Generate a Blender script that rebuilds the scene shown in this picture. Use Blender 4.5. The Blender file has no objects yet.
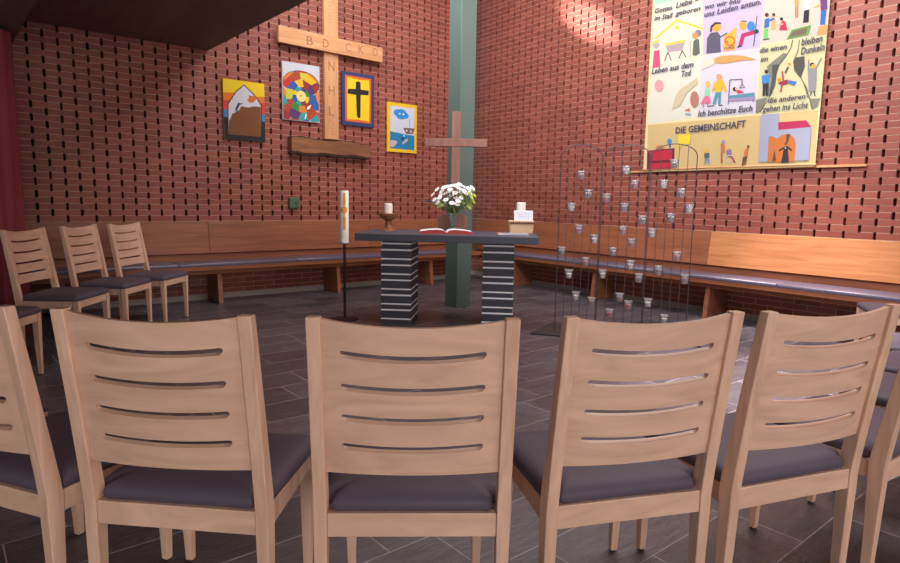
import bpy, bmesh, math, random
from mathutils import Vector, Matrix
random.seed(7)
C = bpy.context.scene.collection
PI = math.pi

# ------------------------------------------------------------------ data
BANNER_SHAPES = [
    ((164, 147, 176), [(3.666,3.648),(4.357,3.474),(4.359,2.822),(3.722,2.858)]),
    ((176, 167, 178), [(3.715,2.852),(4.353,2.816),(4.366,2.167),(3.72,2.177)]),
    ((178, 159, 147), [(4.357,3.474),(5.007,3.311),(4.99,2.843),(4.363,2.852)]),
    ((174, 167, 129), [(4.363,2.846),(4.988,2.837),(4.981,2.148),(4.38,2.156)]),
    ((184, 179, 167), [(3.073,2.819),(3.708,2.839),(3.719,2.184),(3.065,2.168)]),
    ((179, 151, 103), [(3.061,2.157),(4.975,2.142),(4.991,1.604),(3.077,1.601)]),
    ((184, 176, 159), [(3.049,3.803),(3.659,3.65),(3.708,2.846),(3.073,2.826)]),
    ((135, 175, 147), [(3.05,3.53),(3.291,3.523),(3.292,3.604),(3.048,3.661)]),
    ((197, 163, 55), [(3.102,3.134),(3.385,3.289),(3.366,3.311),(3.082,3.156)]),
    ((197, 163, 55), [(3.358,3.29),(3.701,3.126),(3.707,3.146),(3.365,3.311)]),
    ((199, 159, 31), [(3.416,3.208),(3.392,3.204),(3.398,3.177),(3.376,3.199),(3.357,3.186),(3.359,3.211),(3.333,3.225),(3.358,3.228),(3.352,3.255),(3.374,3.234),(3.393,3.247),(3.391,3.222)]),
    ((147, 129, 134), [(3.235,3.046),(3.495,3.046),(3.462,2.948),(3.276,2.962)]),
    ((195, 163, 63), [(3.233,3.064),(3.494,3.064),(3.496,3.036),(3.239,3.037)]),
    ((95, 75, 83), [(3.27,2.968),(3.232,2.872),(3.245,2.866),(3.284,2.962)]),
    ((95, 75, 83), [(3.268,2.964),(3.322,2.86),(3.334,2.862),(3.28,2.966)]),
    ((95, 75, 83), [(3.457,2.954),(3.419,2.872),(3.432,2.865),(3.47,2.947)]),
    ((95, 75, 83), [(3.454,2.949),(3.509,2.864),(3.52,2.868),(3.466,2.953)]),
    ((153, 134, 141), [(3.158,3.066),(3.155,3.047),(3.143,3.034),(3.125,3.029),(3.104,3.033),(3.084,3.045),(3.07,3.062),(3.064,3.082),(3.067,3.1),(3.079,3.113),(3.098,3.119),(3.119,3.115),(3.138,3.103),(3.152,3.085)]),
    ((195, 163, 63), [(3.069,3.111),(3.15,3.133),(3.157,3.099),(3.071,3.087)]),
    ((184, 63, 95), [(3.087,3.008),(3.159,3.008),(3.187,2.808),(3.078,2.812)]),
    ((111, 99, 111), [(3.69,3.093),(3.687,3.077),(3.677,3.066),(3.66,3.061),(3.642,3.065),(3.624,3.076),(3.612,3.091),(3.606,3.109),(3.609,3.125),(3.62,3.137),(3.636,3.141),(3.655,3.137),(3.672,3.127),(3.684,3.111)]),
    ((191, 119, 71), [(3.65,3.075),(3.648,3.06),(3.638,3.049),(3.622,3.045),(3.605,3.048),(3.588,3.058),(3.576,3.073),(3.571,3.09),(3.574,3.105),(3.584,3.116),(3.599,3.12),(3.617,3.116),(3.633,3.106),(3.645,3.091)]),
    ((75, 83, 75), [(3.595,3.028),(3.624,3.046),(3.664,3.035),(3.685,2.881),(3.641,2.86),(3.594,2.874)]),
    ((151, 127, 111), [(3.55,3.039),(3.563,2.864),(3.574,2.863),(3.561,3.037)]),
    ((75, 67, 83), [(3.763,2.863),(3.758,3.027),(3.797,3.078),(3.877,3.071),(3.911,3.032),(3.932,2.851)]),
    ((75, 67, 83), [(3.91,3.001),(3.997,3.03),(3.988,3.046),(3.901,3.016)]),
    ((187, 131, 47), [(3.914,3.113),(3.91,3.093),(3.896,3.079),(3.874,3.074),(3.848,3.079),(3.824,3.093),(3.807,3.113),(3.8,3.136),(3.804,3.156),(3.818,3.17),(3.841,3.175),(3.866,3.17),(3.89,3.156),(3.907,3.136)]),
    ((55, 31, 39), [(3.787,3.088),(3.791,3.149),(3.844,3.181),(3.913,3.161),(3.909,3.146),(3.852,3.155),(3.815,3.13),(3.811,3.086)]),
    ((195, 143, 47), [(3.954,3.012),(4.09,3.084),(4.094,2.851),(3.961,2.855)]),
    ((159, 47, 31), [(4.072,2.946),(4.068,2.924),(4.08,2.919),(4.084,2.942)]),
    ((159, 47, 31), [(4.072,2.931),(4.057,2.914),(4.068,2.906),(4.082,2.923)]),
    ((159, 47, 31), [(4.064,2.919),(4.042,2.91),(4.049,2.899),(4.071,2.908)]),
    ((159, 47, 31), [(4.05,2.911),(4.023,2.912),(4.026,2.9),(4.053,2.9)]),
    ((159, 47, 31), [(4.033,2.91),(4.005,2.92),(4.004,2.909),(4.031,2.9)]),
    ((159, 47, 31), [(4.014,2.915),(3.989,2.932),(3.984,2.924),(4.008,2.907)]),
    ((159, 47, 31), [(3.997,2.925),(3.979,2.948),(3.97,2.943),(3.988,2.92)]),
    ((159, 47, 31), [(3.984,2.939),(3.976,2.963),(3.965,2.963),(3.972,2.939)]),
    ((159, 47, 31), [(3.977,2.955),(3.981,2.977),(3.969,2.982),(3.965,2.959)]),
    ((159, 47, 31), [(3.978,2.97),(3.992,2.987),(3.982,2.995),(3.967,2.978)]),
    ((159, 47, 31), [(3.985,2.982),(4.008,2.991),(4.001,3.001),(3.978,2.993)]),
    ((159, 47, 31), [(3.999,2.989),(4.026,2.989),(4.023,3.0),(3.996,3.001)]),
    ((159, 47, 31), [(4.017,2.99),(4.045,2.981),(4.046,2.991),(4.018,3.001)]),
    ((159, 47, 31), [(4.036,2.985),(4.06,2.968),(4.065,2.976),(4.041,2.994)]),
    ((159, 47, 31), [(4.053,2.975),(4.07,2.953),(4.079,2.958),(4.062,2.98)]),
    ((159, 47, 31), [(4.065,2.962),(4.073,2.937),(4.084,2.938),(4.077,2.962)]),
    ((151, 47, 31), [(4.011,2.945),(4.01,2.941),(4.007,2.937),(4.002,2.936),(3.997,2.937),(3.992,2.94),(3.988,2.944),(3.987,2.95),(3.988,2.954),(3.991,2.957),(3.995,2.959),(4.001,2.958),(4.006,2.955),(4.009,2.95)]),
    ((47, 103, 159), [(4.289,3.05),(4.287,3.029),(4.276,3.014),(4.26,3.008),(4.24,3.012),(4.222,3.025),(4.209,3.044),(4.203,3.067),(4.205,3.087),(4.216,3.102),(4.233,3.108),(4.252,3.104),(4.27,3.091),(4.283,3.072)]),
    ((187, 131, 47), [(4.199,3.073),(4.197,3.052),(4.187,3.037),(4.172,3.03),(4.155,3.034),(4.138,3.047),(4.126,3.066),(4.12,3.089),(4.122,3.109),(4.132,3.125),(4.147,3.131),(4.165,3.127),(4.181,3.115),(4.193,3.095)]),
    ((71, 31, 31), [(4.138,3.125),(4.196,3.11),(4.195,3.121),(4.137,3.135)]),
    ((151, 31, 71), [(4.284,3.012),(4.148,3.0),(4.163,2.96),(4.298,2.973)]),
    ((151, 31, 71), [(4.149,3.001),(4.124,2.883),(4.165,2.866),(4.191,2.983)]),
    ((47, 43, 47), [(4.118,2.862),(4.158,2.867),(4.152,2.884),(4.111,2.88)]),
    ((39, 43, 63), [(4.334,2.988),(4.332,2.979),(4.325,2.972),(4.315,2.97),(4.303,2.972),(4.292,2.978),(4.284,2.988),(4.28,2.999),(4.282,3.009),(4.289,3.015),(4.299,3.018),(4.311,3.015),(4.322,3.009),(4.33,2.999)]),
    ((63, 59, 67), [(4.297,3.151),(4.285,2.853),(4.296,2.85),(4.307,3.147)]),
    ((187, 135, 87), [(4.448,3.11),(4.482,3.114),(4.506,2.976),(4.458,2.975)]),
    ((71, 39, 31), [(4.49,3.119),(4.488,3.112),(4.484,3.107),(4.478,3.106),(4.47,3.107),(4.463,3.112),(4.457,3.119),(4.455,3.126),(4.456,3.133),(4.461,3.138),(4.467,3.14),(4.475,3.138),(4.482,3.133),(4.487,3.127)]),
    ((47, 87, 147), [(4.384,3.096),(4.432,3.104),(4.435,3.015),(4.386,3.006)]),
    ((47, 87, 147), [(4.427,3.062),(4.486,3.071),(4.477,3.093),(4.418,3.083)]),
    ((71, 39, 31), [(4.423,3.131),(4.422,3.122),(4.416,3.116),(4.408,3.114),(4.399,3.116),(4.391,3.122),(4.384,3.13),(4.381,3.14),(4.383,3.149),(4.388,3.155),(4.396,3.157),(4.405,3.155),(4.414,3.149),(4.42,3.141)]),
    ((87, 163, 75), [(4.386,2.999),(4.429,3.002),(4.431,2.902),(4.389,2.904)]),
    ((47, 43, 47), [(4.382,2.892),(4.455,2.89),(4.453,2.899),(4.38,2.901)]),
    ((163, 31, 59), [(4.541,2.959),(4.548,3.028),(4.567,3.048),(4.592,3.035),(4.623,2.943)]),
    ((191, 143, 111), [(4.511,3.008),(4.576,3.006),(4.572,3.019),(4.508,3.021)]),
    ((55, 27, 27), [(4.57,3.061),(4.569,3.055),(4.565,3.05),(4.559,3.048),(4.551,3.05),(4.544,3.054),(4.539,3.061),(4.537,3.068),(4.538,3.075),(4.542,3.08),(4.548,3.082),(4.556,3.08),(4.563,3.076),(4.568,3.069)]),
    ((171, 127, 71), [(4.656,3.281),(4.703,3.27),(4.708,3.15),(4.676,3.142)]),
    ((151, 103, 55), [(4.677,3.151),(4.684,3.047),(4.697,3.044),(4.69,3.148)]),
    ((151, 103, 55), [(4.693,3.152),(4.702,3.048),(4.715,3.045),(4.706,3.149)]),
    ((179, 179, 184), [(4.749,3.219),(4.803,3.217),(4.82,3.101),(4.758,3.098)]),
    ((35, 31, 37), [(4.765,3.098),(4.812,3.098),(4.817,2.979),(4.764,2.984)]),
    ((179, 179, 184), [(4.807,3.14),(4.847,3.186),(4.835,3.197),(4.796,3.151)]),
    ((93, 47, 95), [(4.901,3.184),(4.965,3.174),(4.976,3.062),(4.918,3.065)]),
    ((39, 87, 151), [(4.92,3.064),(4.969,3.059),(4.967,2.931),(4.922,2.936)]),
    ((187, 143, 71), [(4.856,3.098),(4.918,3.116),(4.911,3.13),(4.849,3.111)]),
    ((190, 127, 79), [(4.915,2.925),(4.989,2.923),(4.991,2.838),(4.899,2.845)]),
    ((83, 127, 59), [(4.663,2.94),(4.844,2.952),(4.825,2.861),(4.618,2.856)]),
    ((99, 78, 67), [(4.677,2.922),(4.813,2.933),(4.795,2.873),(4.644,2.871)]),
    ((107, 103, 91), [(4.445,2.624),(4.496,2.661),(4.601,2.731),(4.645,2.714),(4.567,2.624),(4.544,2.531),(4.537,2.48),(4.524,2.351),(4.473,2.318),(4.494,2.486)]),
    ((67, 63, 59), [(4.498,2.629),(4.564,2.631),(4.545,2.544),(4.535,2.441),(4.51,2.327),(4.49,2.329),(4.51,2.484)]),
    ((107, 103, 91), [(4.362,2.304),(4.477,2.317),(4.417,2.178),(4.366,2.166)]),
    ((67, 63, 59), [(4.725,2.667),(4.805,2.667),(4.818,2.567),(4.79,2.468),(4.732,2.545),(4.706,2.622)]),
    ((107, 103, 91), [(4.813,2.433),(4.85,2.375),(4.889,2.257),(4.863,2.275)]),
    ((107, 103, 91), [(4.889,2.257),(4.986,2.249),(4.969,2.174),(4.923,2.151)]),
    ((47, 43, 47), [(4.678,2.844),(4.665,2.767),(4.672,2.764),(4.685,2.841)]),
    ((47, 43, 47), [(4.667,2.771),(4.62,2.693),(4.626,2.689),(4.672,2.767)]),
    ((47, 43, 47), [(4.622,2.696),(4.561,2.619),(4.567,2.615),(4.628,2.691)]),
    ((47, 43, 47), [(4.562,2.621),(4.543,2.53),(4.549,2.527),(4.569,2.619)]),
    ((47, 43, 47), [(4.543,2.533),(4.538,2.426),(4.545,2.424),(4.55,2.532)]),
    ((47, 43, 47), [(4.539,2.431),(4.494,2.315),(4.5,2.311),(4.546,2.427)]),
    ((47, 43, 47), [(4.496,2.318),(4.41,2.178),(4.416,2.174),(4.502,2.314)]),
    ((47, 43, 47), [(4.742,2.832),(4.738,2.729),(4.744,2.727),(4.748,2.83)]),
    ((47, 43, 47), [(4.739,2.733),(4.702,2.635),(4.708,2.631),(4.745,2.73)]),
    ((47, 43, 47), [(4.702,2.637),(4.723,2.541),(4.729,2.541),(4.708,2.637)]),
    ((47, 43, 47), [(4.722,2.543),(4.795,2.454),(4.799,2.458),(4.727,2.547)]),
    ((47, 43, 47), [(4.792,2.458),(4.845,2.36),(4.851,2.362),(4.797,2.46)]),
    ((47, 43, 47), [(4.843,2.364),(4.884,2.268),(4.889,2.269),(4.849,2.365)]),
    ((47, 43, 47), [(4.882,2.272),(4.918,2.151),(4.924,2.152),(4.888,2.272)]),
    ((47, 35, 35), [(4.464,2.571),(4.463,2.562),(4.459,2.556),(4.451,2.553),(4.443,2.554),(4.435,2.559),(4.429,2.567),(4.426,2.577),(4.427,2.586),(4.432,2.592),(4.439,2.595),(4.448,2.594),(4.456,2.589),(4.462,2.581)]),
    ((47, 111, 167), [(4.401,2.538),(4.478,2.547),(4.488,2.46),(4.411,2.457)]),
    ((43, 39, 47), [(4.418,2.456),(4.481,2.456),(4.483,2.33),(4.456,2.333),(4.453,2.426),(4.45,2.331),(4.425,2.336)]),
    ((127, 35, 55), [(4.569,2.447),(4.662,2.469),(4.672,2.428),(4.609,2.411)]),
    ((151, 47, 55), [(4.596,2.553),(4.619,2.448),(4.635,2.448),(4.612,2.553)]),
    ((151, 47, 55), [(4.616,2.35),(4.621,2.427),(4.605,2.431),(4.6,2.354)]),
    ((187, 119, 47), [(4.602,2.474),(4.601,2.465),(4.596,2.459),(4.588,2.457),(4.58,2.458),(4.571,2.463),(4.565,2.47),(4.562,2.479),(4.564,2.487),(4.569,2.493),(4.576,2.496),(4.585,2.495),(4.593,2.49),(4.6,2.482)]),
    ((55, 95, 151), [(4.669,2.462),(4.755,2.433),(4.735,2.4),(4.672,2.426)]),
    ((71, 55, 59), [(4.643,2.529),(4.668,2.584),(4.653,2.593),(4.628,2.538)]),
    ((179, 111, 39), [(4.68,2.613),(4.68,2.608),(4.676,2.604),(4.672,2.602),(4.666,2.603),(4.66,2.607),(4.656,2.612),(4.655,2.617),(4.655,2.623),(4.659,2.627),(4.664,2.628),(4.669,2.627),(4.675,2.624),(4.679,2.619)]),
    ((119, 113, 121), [(4.847,2.544),(4.929,2.544),(4.937,2.426),(4.937,2.319),(4.874,2.322)]),
    ((119, 113, 121), [(4.86,2.525),(4.856,2.625),(4.842,2.628),(4.847,2.528)]),
    ((119, 113, 121), [(4.925,2.526),(4.967,2.616),(4.955,2.624),(4.913,2.534)]),
    ((47, 39, 39), [(4.907,2.571),(4.905,2.562),(4.9,2.556),(4.892,2.553),(4.883,2.554),(4.874,2.559),(4.868,2.568),(4.865,2.577),(4.866,2.586),(4.871,2.593),(4.879,2.596),(4.889,2.594),(4.897,2.589),(4.904,2.581)]),
    ((191, 135, 39), [(4.916,2.555),(4.915,2.545),(4.911,2.538),(4.903,2.535),(4.895,2.536),(4.886,2.542),(4.88,2.551),(4.877,2.561),(4.878,2.57),(4.883,2.577),(4.891,2.58),(4.899,2.579),(4.908,2.573),(4.914,2.565)]),
    ((191, 143, 47), [(4.857,2.626),(4.857,2.622),(4.855,2.619),(4.851,2.618),(4.847,2.619),(4.844,2.621),(4.841,2.625),(4.84,2.629),(4.84,2.632),(4.843,2.635),(4.846,2.636),(4.85,2.635),(4.853,2.633),(4.856,2.63)]),
    ((191, 143, 47), [(4.97,2.62),(4.97,2.616),(4.968,2.614),(4.964,2.613),(4.961,2.613),(4.957,2.615),(4.955,2.619),(4.953,2.623),(4.954,2.626),(4.956,2.629),(4.959,2.63),(4.963,2.629),(4.966,2.627),(4.969,2.624)]),
    ((47, 43, 47), [(4.895,2.323),(4.891,2.286),(4.901,2.283),(4.905,2.32)]),
    ((47, 43, 47), [(4.918,2.321),(4.932,2.276),(4.941,2.277),(4.928,2.322)]),
    ((182, 127, 73), [(3.858,2.798),(3.943,2.811),(4.073,2.799),(4.201,2.769),(4.339,2.709),(4.192,2.726),(4.079,2.727),(3.976,2.724),(3.861,2.754)]),
    ((196, 172, 153), [(3.735,2.8),(3.856,2.816),(3.869,2.736),(3.729,2.699)]),
    ((191, 151, 63), [(3.834,2.531),(3.832,2.517),(3.825,2.506),(3.815,2.5),(3.803,2.502),(3.791,2.51),(3.782,2.523),(3.778,2.539),(3.78,2.553),(3.787,2.565),(3.797,2.57),(3.81,2.568),(3.821,2.56),(3.83,2.547)]),
    ((119, 172, 136), [(3.78,2.489),(3.837,2.487),(3.835,2.403),(3.779,2.408)]),
    ((182, 87, 115), [(3.778,2.405),(3.835,2.403),(3.86,2.328),(3.736,2.328)]),
    ((159, 87, 63), [(3.766,2.328),(3.769,2.285),(3.779,2.284),(3.776,2.327)]),
    ((159, 87, 63), [(3.811,2.329),(3.82,2.292),(3.83,2.292),(3.821,2.329)]),
    ((193, 147, 39), [(3.878,2.528),(3.922,2.565),(3.978,2.56),(4.04,2.435),(4.018,2.423),(3.981,2.49),(3.975,2.431),(3.906,2.432),(3.902,2.488),(3.876,2.443),(3.858,2.46)]),
    ((183, 127, 87), [(3.968,2.589),(3.966,2.575),(3.958,2.566),(3.946,2.561),(3.931,2.563),(3.918,2.571),(3.908,2.583),(3.904,2.598),(3.906,2.611),(3.914,2.621),(3.926,2.625),(3.941,2.623),(3.954,2.615),(3.964,2.603)]),
    ((71, 119, 135), [(3.906,2.433),(3.97,2.431),(3.974,2.303),(3.945,2.305),(3.941,2.398),(3.913,2.304),(3.881,2.313)]),
    ((47, 43, 47), [(3.82,2.291),(3.9,2.291),(3.898,2.3),(3.818,2.299)]),
    ((47, 43, 47), [(3.952,2.288),(4.0,2.286),(3.999,2.294),(3.951,2.297)]),
    ((79, 75, 95), [(4.066,2.291),(4.066,2.547),(4.056,2.549),(4.057,2.292)]),
    ((79, 75, 95), [(4.059,2.542),(4.198,2.529),(4.197,2.538),(4.058,2.55)]),
    ((79, 75, 95), [(4.19,2.537),(4.194,2.484),(4.203,2.483),(4.199,2.535)]),
    ((79, 75, 95), [(4.196,2.49),(4.172,2.448),(4.179,2.444),(4.203,2.486)]),
    ((79, 75, 95), [(4.175,2.444),(4.232,2.443),(4.231,2.45),(4.174,2.451)]),
    ((79, 75, 95), [(4.233,2.447),(4.2,2.49),(4.194,2.486),(4.228,2.443)]),
    ((71, 115, 135), [(4.068,2.381),(4.337,2.381),(4.346,2.337),(4.07,2.345)]),
    ((134, 115, 145), [(4.067,2.35),(4.346,2.339),(4.351,2.306),(4.064,2.321)]),
    ((171, 39, 63), [(4.135,2.423),(4.178,2.427),(4.233,2.394),(4.158,2.394)]),
    ((47, 31, 39), [(4.14,2.439),(4.138,2.43),(4.134,2.423),(4.126,2.42),(4.118,2.421),(4.11,2.426),(4.104,2.434),(4.101,2.444),(4.102,2.453),(4.107,2.46),(4.114,2.463),(4.123,2.462),(4.131,2.457),(4.137,2.449)]),
    ((191, 143, 111), [(4.154,2.439),(4.153,2.433),(4.149,2.429),(4.144,2.427),(4.137,2.428),(4.132,2.431),(4.127,2.436),(4.125,2.442),(4.126,2.448),(4.13,2.452),(4.135,2.454),(4.142,2.453),(4.147,2.45),(4.152,2.445)]),
    ((119, 87, 119), [(4.345,2.299),(4.345,2.294),(4.342,2.291),(4.338,2.289),(4.333,2.29),(4.328,2.292),(4.325,2.296),(4.323,2.301),(4.324,2.306),(4.327,2.309),(4.331,2.311),(4.336,2.31),(4.34,2.307),(4.344,2.303)]),
    ((194, 127, 135), [(3.247,2.591),(3.244,2.562),(3.229,2.54),(3.206,2.53),(3.179,2.533),(3.154,2.549),(3.136,2.576),(3.127,2.607),(3.131,2.636),(3.146,2.658),(3.17,2.668),(3.196,2.664),(3.221,2.648),(3.239,2.622)]),
    ((171, 156, 127), [(3.38,2.308),(3.415,2.447),(3.462,2.519),(3.54,2.553),(3.677,2.627),(3.685,2.553),(3.56,2.475),(3.483,2.337)]),
    ((149, 97, 86), [(3.714,2.381),(3.711,2.342),(3.699,2.312),(3.678,2.297),(3.654,2.299),(3.631,2.319),(3.614,2.353),(3.605,2.394),(3.608,2.433),(3.62,2.463),(3.641,2.478),(3.665,2.475),(3.688,2.455),(3.705,2.421)]),
    ((175, 95, 63), [(3.538,2.28),(3.602,2.299),(3.619,2.259)]),
    ((111, 135, 167), [(3.556,2.231),(3.627,2.217),(3.628,2.234),(3.558,2.249)]),
    ((87, 19, 39), [(3.078,1.851),(3.445,1.864),(3.456,1.625),(3.087,1.615)]),
    ((167, 24, 51), [(3.11,1.84),(3.417,1.849),(3.419,1.732),(3.115,1.726)]),
    ((167, 24, 51), [(3.113,1.7),(3.421,1.703),(3.422,1.643),(3.114,1.635)]),
    ((55, 111, 171), [(3.407,1.943),(3.404,1.929),(3.396,1.919),(3.383,1.914),(3.369,1.915),(3.355,1.921),(3.345,1.933),(3.341,1.947),(3.343,1.96),(3.351,1.971),(3.364,1.976),(3.379,1.975),(3.393,1.968),(3.403,1.957)]),
    ((55, 111, 171), [(3.367,1.924),(3.371,1.872),(3.387,1.872),(3.384,1.923)]),
    ((159, 111, 55), [(3.314,1.88),(3.309,1.869),(3.293,1.861),(3.269,1.857),(3.241,1.858),(3.216,1.865),(3.199,1.875),(3.192,1.886),(3.197,1.897),(3.214,1.906),(3.238,1.909),(3.265,1.908),(3.29,1.901),(3.307,1.891)]),
    ((199, 172, 47), [(3.479,2.011),(3.64,2.014),(3.642,1.903),(3.547,1.895),(3.495,1.845)]),
    ((191, 151, 55), [(3.865,1.816),(3.864,1.807),(3.858,1.8),(3.848,1.796),(3.838,1.796),(3.828,1.801),(3.821,1.809),(3.817,1.818),(3.819,1.828),(3.825,1.835),(3.834,1.839),(3.845,1.838),(3.855,1.834),(3.862,1.826)]),
    ((75, 75, 83), [(3.822,1.784),(3.886,1.789),(3.885,1.734),(3.832,1.729)]),
    ((87, 119, 159), [(3.838,1.735),(3.835,1.673),(3.853,1.671),(3.856,1.732)]),
    ((87, 119, 159), [(3.863,1.738),(3.875,1.674),(3.893,1.676),(3.881,1.739)]),
    ((134, 134, 154), [(4.426,2.146),(4.604,2.146),(4.615,1.984),(4.931,1.985),(4.932,1.668),(4.438,1.667)]),
    ((149, 28, 67), [(4.609,2.057),(4.876,2.053),(4.931,1.985),(4.615,1.98)]),
    ((163, 91, 39), [(4.532,1.663),(4.524,1.918),(4.56,1.922),(4.609,1.896),(4.659,1.929),(4.723,1.937),(4.777,1.894),(4.798,1.835),(4.8,1.66)]),
    ((87, 51, 31), [(4.697,1.932),(4.739,1.932),(4.722,1.85),(4.704,1.828)]),
    ((87, 51, 31), [(4.581,1.668),(4.593,1.794),(4.621,1.673)]),
    ((31, 28, 33), [(4.689,1.813),(4.723,1.813),(4.747,1.655),(4.669,1.65)]),
    ((31, 28, 33), [(4.646,1.765),(4.704,1.799),(4.694,1.814),(4.636,1.781)]),
    ((31, 28, 33), [(4.709,1.804),(4.762,1.762),(4.771,1.775),(4.719,1.817)]),
    ((95, 55, 39), [(4.714,1.837),(4.714,1.831),(4.711,1.825),(4.706,1.823),(4.7,1.823),(4.694,1.826),(4.69,1.832),(4.688,1.839),(4.689,1.846),(4.692,1.851),(4.697,1.854),(4.703,1.853),(4.709,1.85),(4.713,1.844)]),
    ((187, 187, 187), [(4.707,1.799),(4.707,1.796),(4.705,1.794),(4.703,1.792),(4.7,1.793),(4.697,1.794),(4.695,1.796),(4.694,1.799),(4.695,1.802),(4.696,1.804),(4.699,1.805),(4.702,1.805),(4.705,1.804),(4.707,1.801)]),
    ((163, 95, 63), [(4.01,1.881),(4.051,1.882),(4.065,1.793),(4.021,1.767)]),
    ((119, 119, 151), [(4.06,1.898),(4.058,1.891),(4.053,1.885),(4.045,1.883),(4.035,1.883),(4.026,1.887),(4.02,1.893),(4.017,1.901),(4.019,1.908),(4.024,1.914),(4.033,1.916),(4.042,1.916),(4.051,1.912),(4.057,1.906)]),
    ((151, 63, 63), [(4.02,1.772),(4.028,1.669),(4.045,1.669),(4.037,1.771)]),
    ((111, 87, 139), [(4.082,1.804),(4.133,1.811),(4.148,1.736),(4.092,1.738)]),
    ((191, 143, 63), [(4.121,1.826),(4.12,1.819),(4.116,1.814),(4.11,1.811),(4.102,1.812),(4.095,1.815),(4.09,1.821),(4.088,1.828),(4.089,1.834),(4.093,1.839),(4.1,1.842),(4.107,1.842),(4.114,1.838),(4.119,1.833)]),
    ((171, 163, 151), [(4.158,1.716),(4.156,1.695),(4.166,1.693),(4.168,1.713)]),
    ((171, 163, 151), [(4.158,1.702),(4.148,1.684),(4.157,1.679),(4.167,1.696)]),
    ((171, 163, 151), [(4.153,1.69),(4.136,1.678),(4.143,1.67),(4.16,1.682)]),
    ((171, 163, 151), [(4.143,1.681),(4.123,1.678),(4.126,1.668),(4.146,1.672)]),
    ((171, 163, 151), [(4.131,1.678),(4.11,1.683),(4.108,1.673),(4.13,1.668)]),
    ((171, 163, 151), [(4.117,1.679),(4.099,1.692),(4.093,1.684),(4.112,1.671)]),
    ((171, 163, 151), [(4.105,1.686),(4.091,1.704),(4.083,1.699),(4.096,1.681)]),
    ((171, 163, 151), [(4.095,1.697),(4.089,1.718),(4.079,1.717),(4.085,1.696)]),
    ((171, 163, 151), [(4.09,1.711),(4.092,1.732),(4.082,1.734),(4.079,1.713)]),
    ((171, 163, 151), [(4.09,1.724),(4.1,1.742),(4.091,1.748),(4.08,1.73)]),
    ((171, 163, 151), [(4.095,1.736),(4.112,1.748),(4.105,1.756),(4.088,1.745)]),
    ((171, 163, 151), [(4.105,1.745),(4.125,1.748),(4.122,1.758),(4.102,1.755)]),
    ((171, 163, 151), [(4.117,1.749),(4.138,1.743),(4.14,1.753),(4.119,1.758)]),
    ((171, 163, 151), [(4.131,1.747),(4.149,1.734),(4.155,1.742),(4.136,1.755)]),
    ((171, 163, 151), [(4.143,1.74),(4.156,1.722),(4.165,1.727),(4.152,1.745)]),
    ((171, 163, 151), [(4.153,1.729),(4.159,1.708),(4.169,1.709),(4.163,1.73)]),
    ((151, 39, 63), [(4.135,1.737),(4.183,1.668),(4.196,1.675),(4.149,1.744)]),
    ((177, 103, 55), [(4.283,1.803),(4.318,1.825),(4.316,1.74),(4.274,1.725)]),
    ((95, 55, 39), [(4.333,1.832),(4.332,1.826),(4.329,1.822),(4.323,1.82),(4.317,1.82),(4.311,1.823),(4.306,1.828),(4.304,1.834),(4.305,1.84),(4.309,1.844),(4.315,1.847),(4.321,1.846),(4.327,1.843),(4.331,1.838)]),
    ((95, 59, 47), [(4.27,1.725),(4.316,1.732),(4.304,1.641),(4.293,1.641),(4.291,1.699),(4.282,1.636),(4.264,1.637)]),
]
BANNER_TEXT = [
    ('Gottes', (3.072, 3.432), (3.308, 3.426), 0.053),
    ('Liebe =', (3.353, 3.43), (3.639, 3.434), 0.061),
    ('im Stall', (3.073, 3.35), (3.314, 3.337), 0.054),
    ('geboren', (3.352, 3.347), (3.662, 3.339), 0.051),
    ('VOICE', (3.969, 2.867), (4.085, 2.869), 0.029),
    ('wo wir bau', (3.712, 3.34), (4.117, 3.321), 0.05),
    ('uns Leiden antun.', (3.714, 3.257), (4.34, 3.254), 0.054),
    ('bleiben', (4.77, 2.772), (4.962, 2.777), 0.063),
    ('Dunkeln', (4.773, 2.686), (4.988, 2.695), 0.063),
    ('die einen', (4.362, 2.771), (4.633, 2.766), 0.047),
    ('im', (4.379, 2.678), (4.457, 2.681), 0.046),
    ('die anderen', (4.489, 2.258), (4.852, 2.261), 0.05),
    ('gehen ins Licht', (4.441, 2.175), (4.884, 2.172), 0.056),
    ('Ich beschütze Euch', (3.718, 2.194), (4.335, 2.196), 0.061),
    ('Leben aus dem', (3.078, 2.746), (3.623, 2.745), 0.061),
    ('Tod', (3.477, 2.657), (3.598, 2.658), 0.064),
    ('DIE GEMEINSCHAFT', (3.449, 2.027), (4.277, 2.036), 0.071),
]
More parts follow.
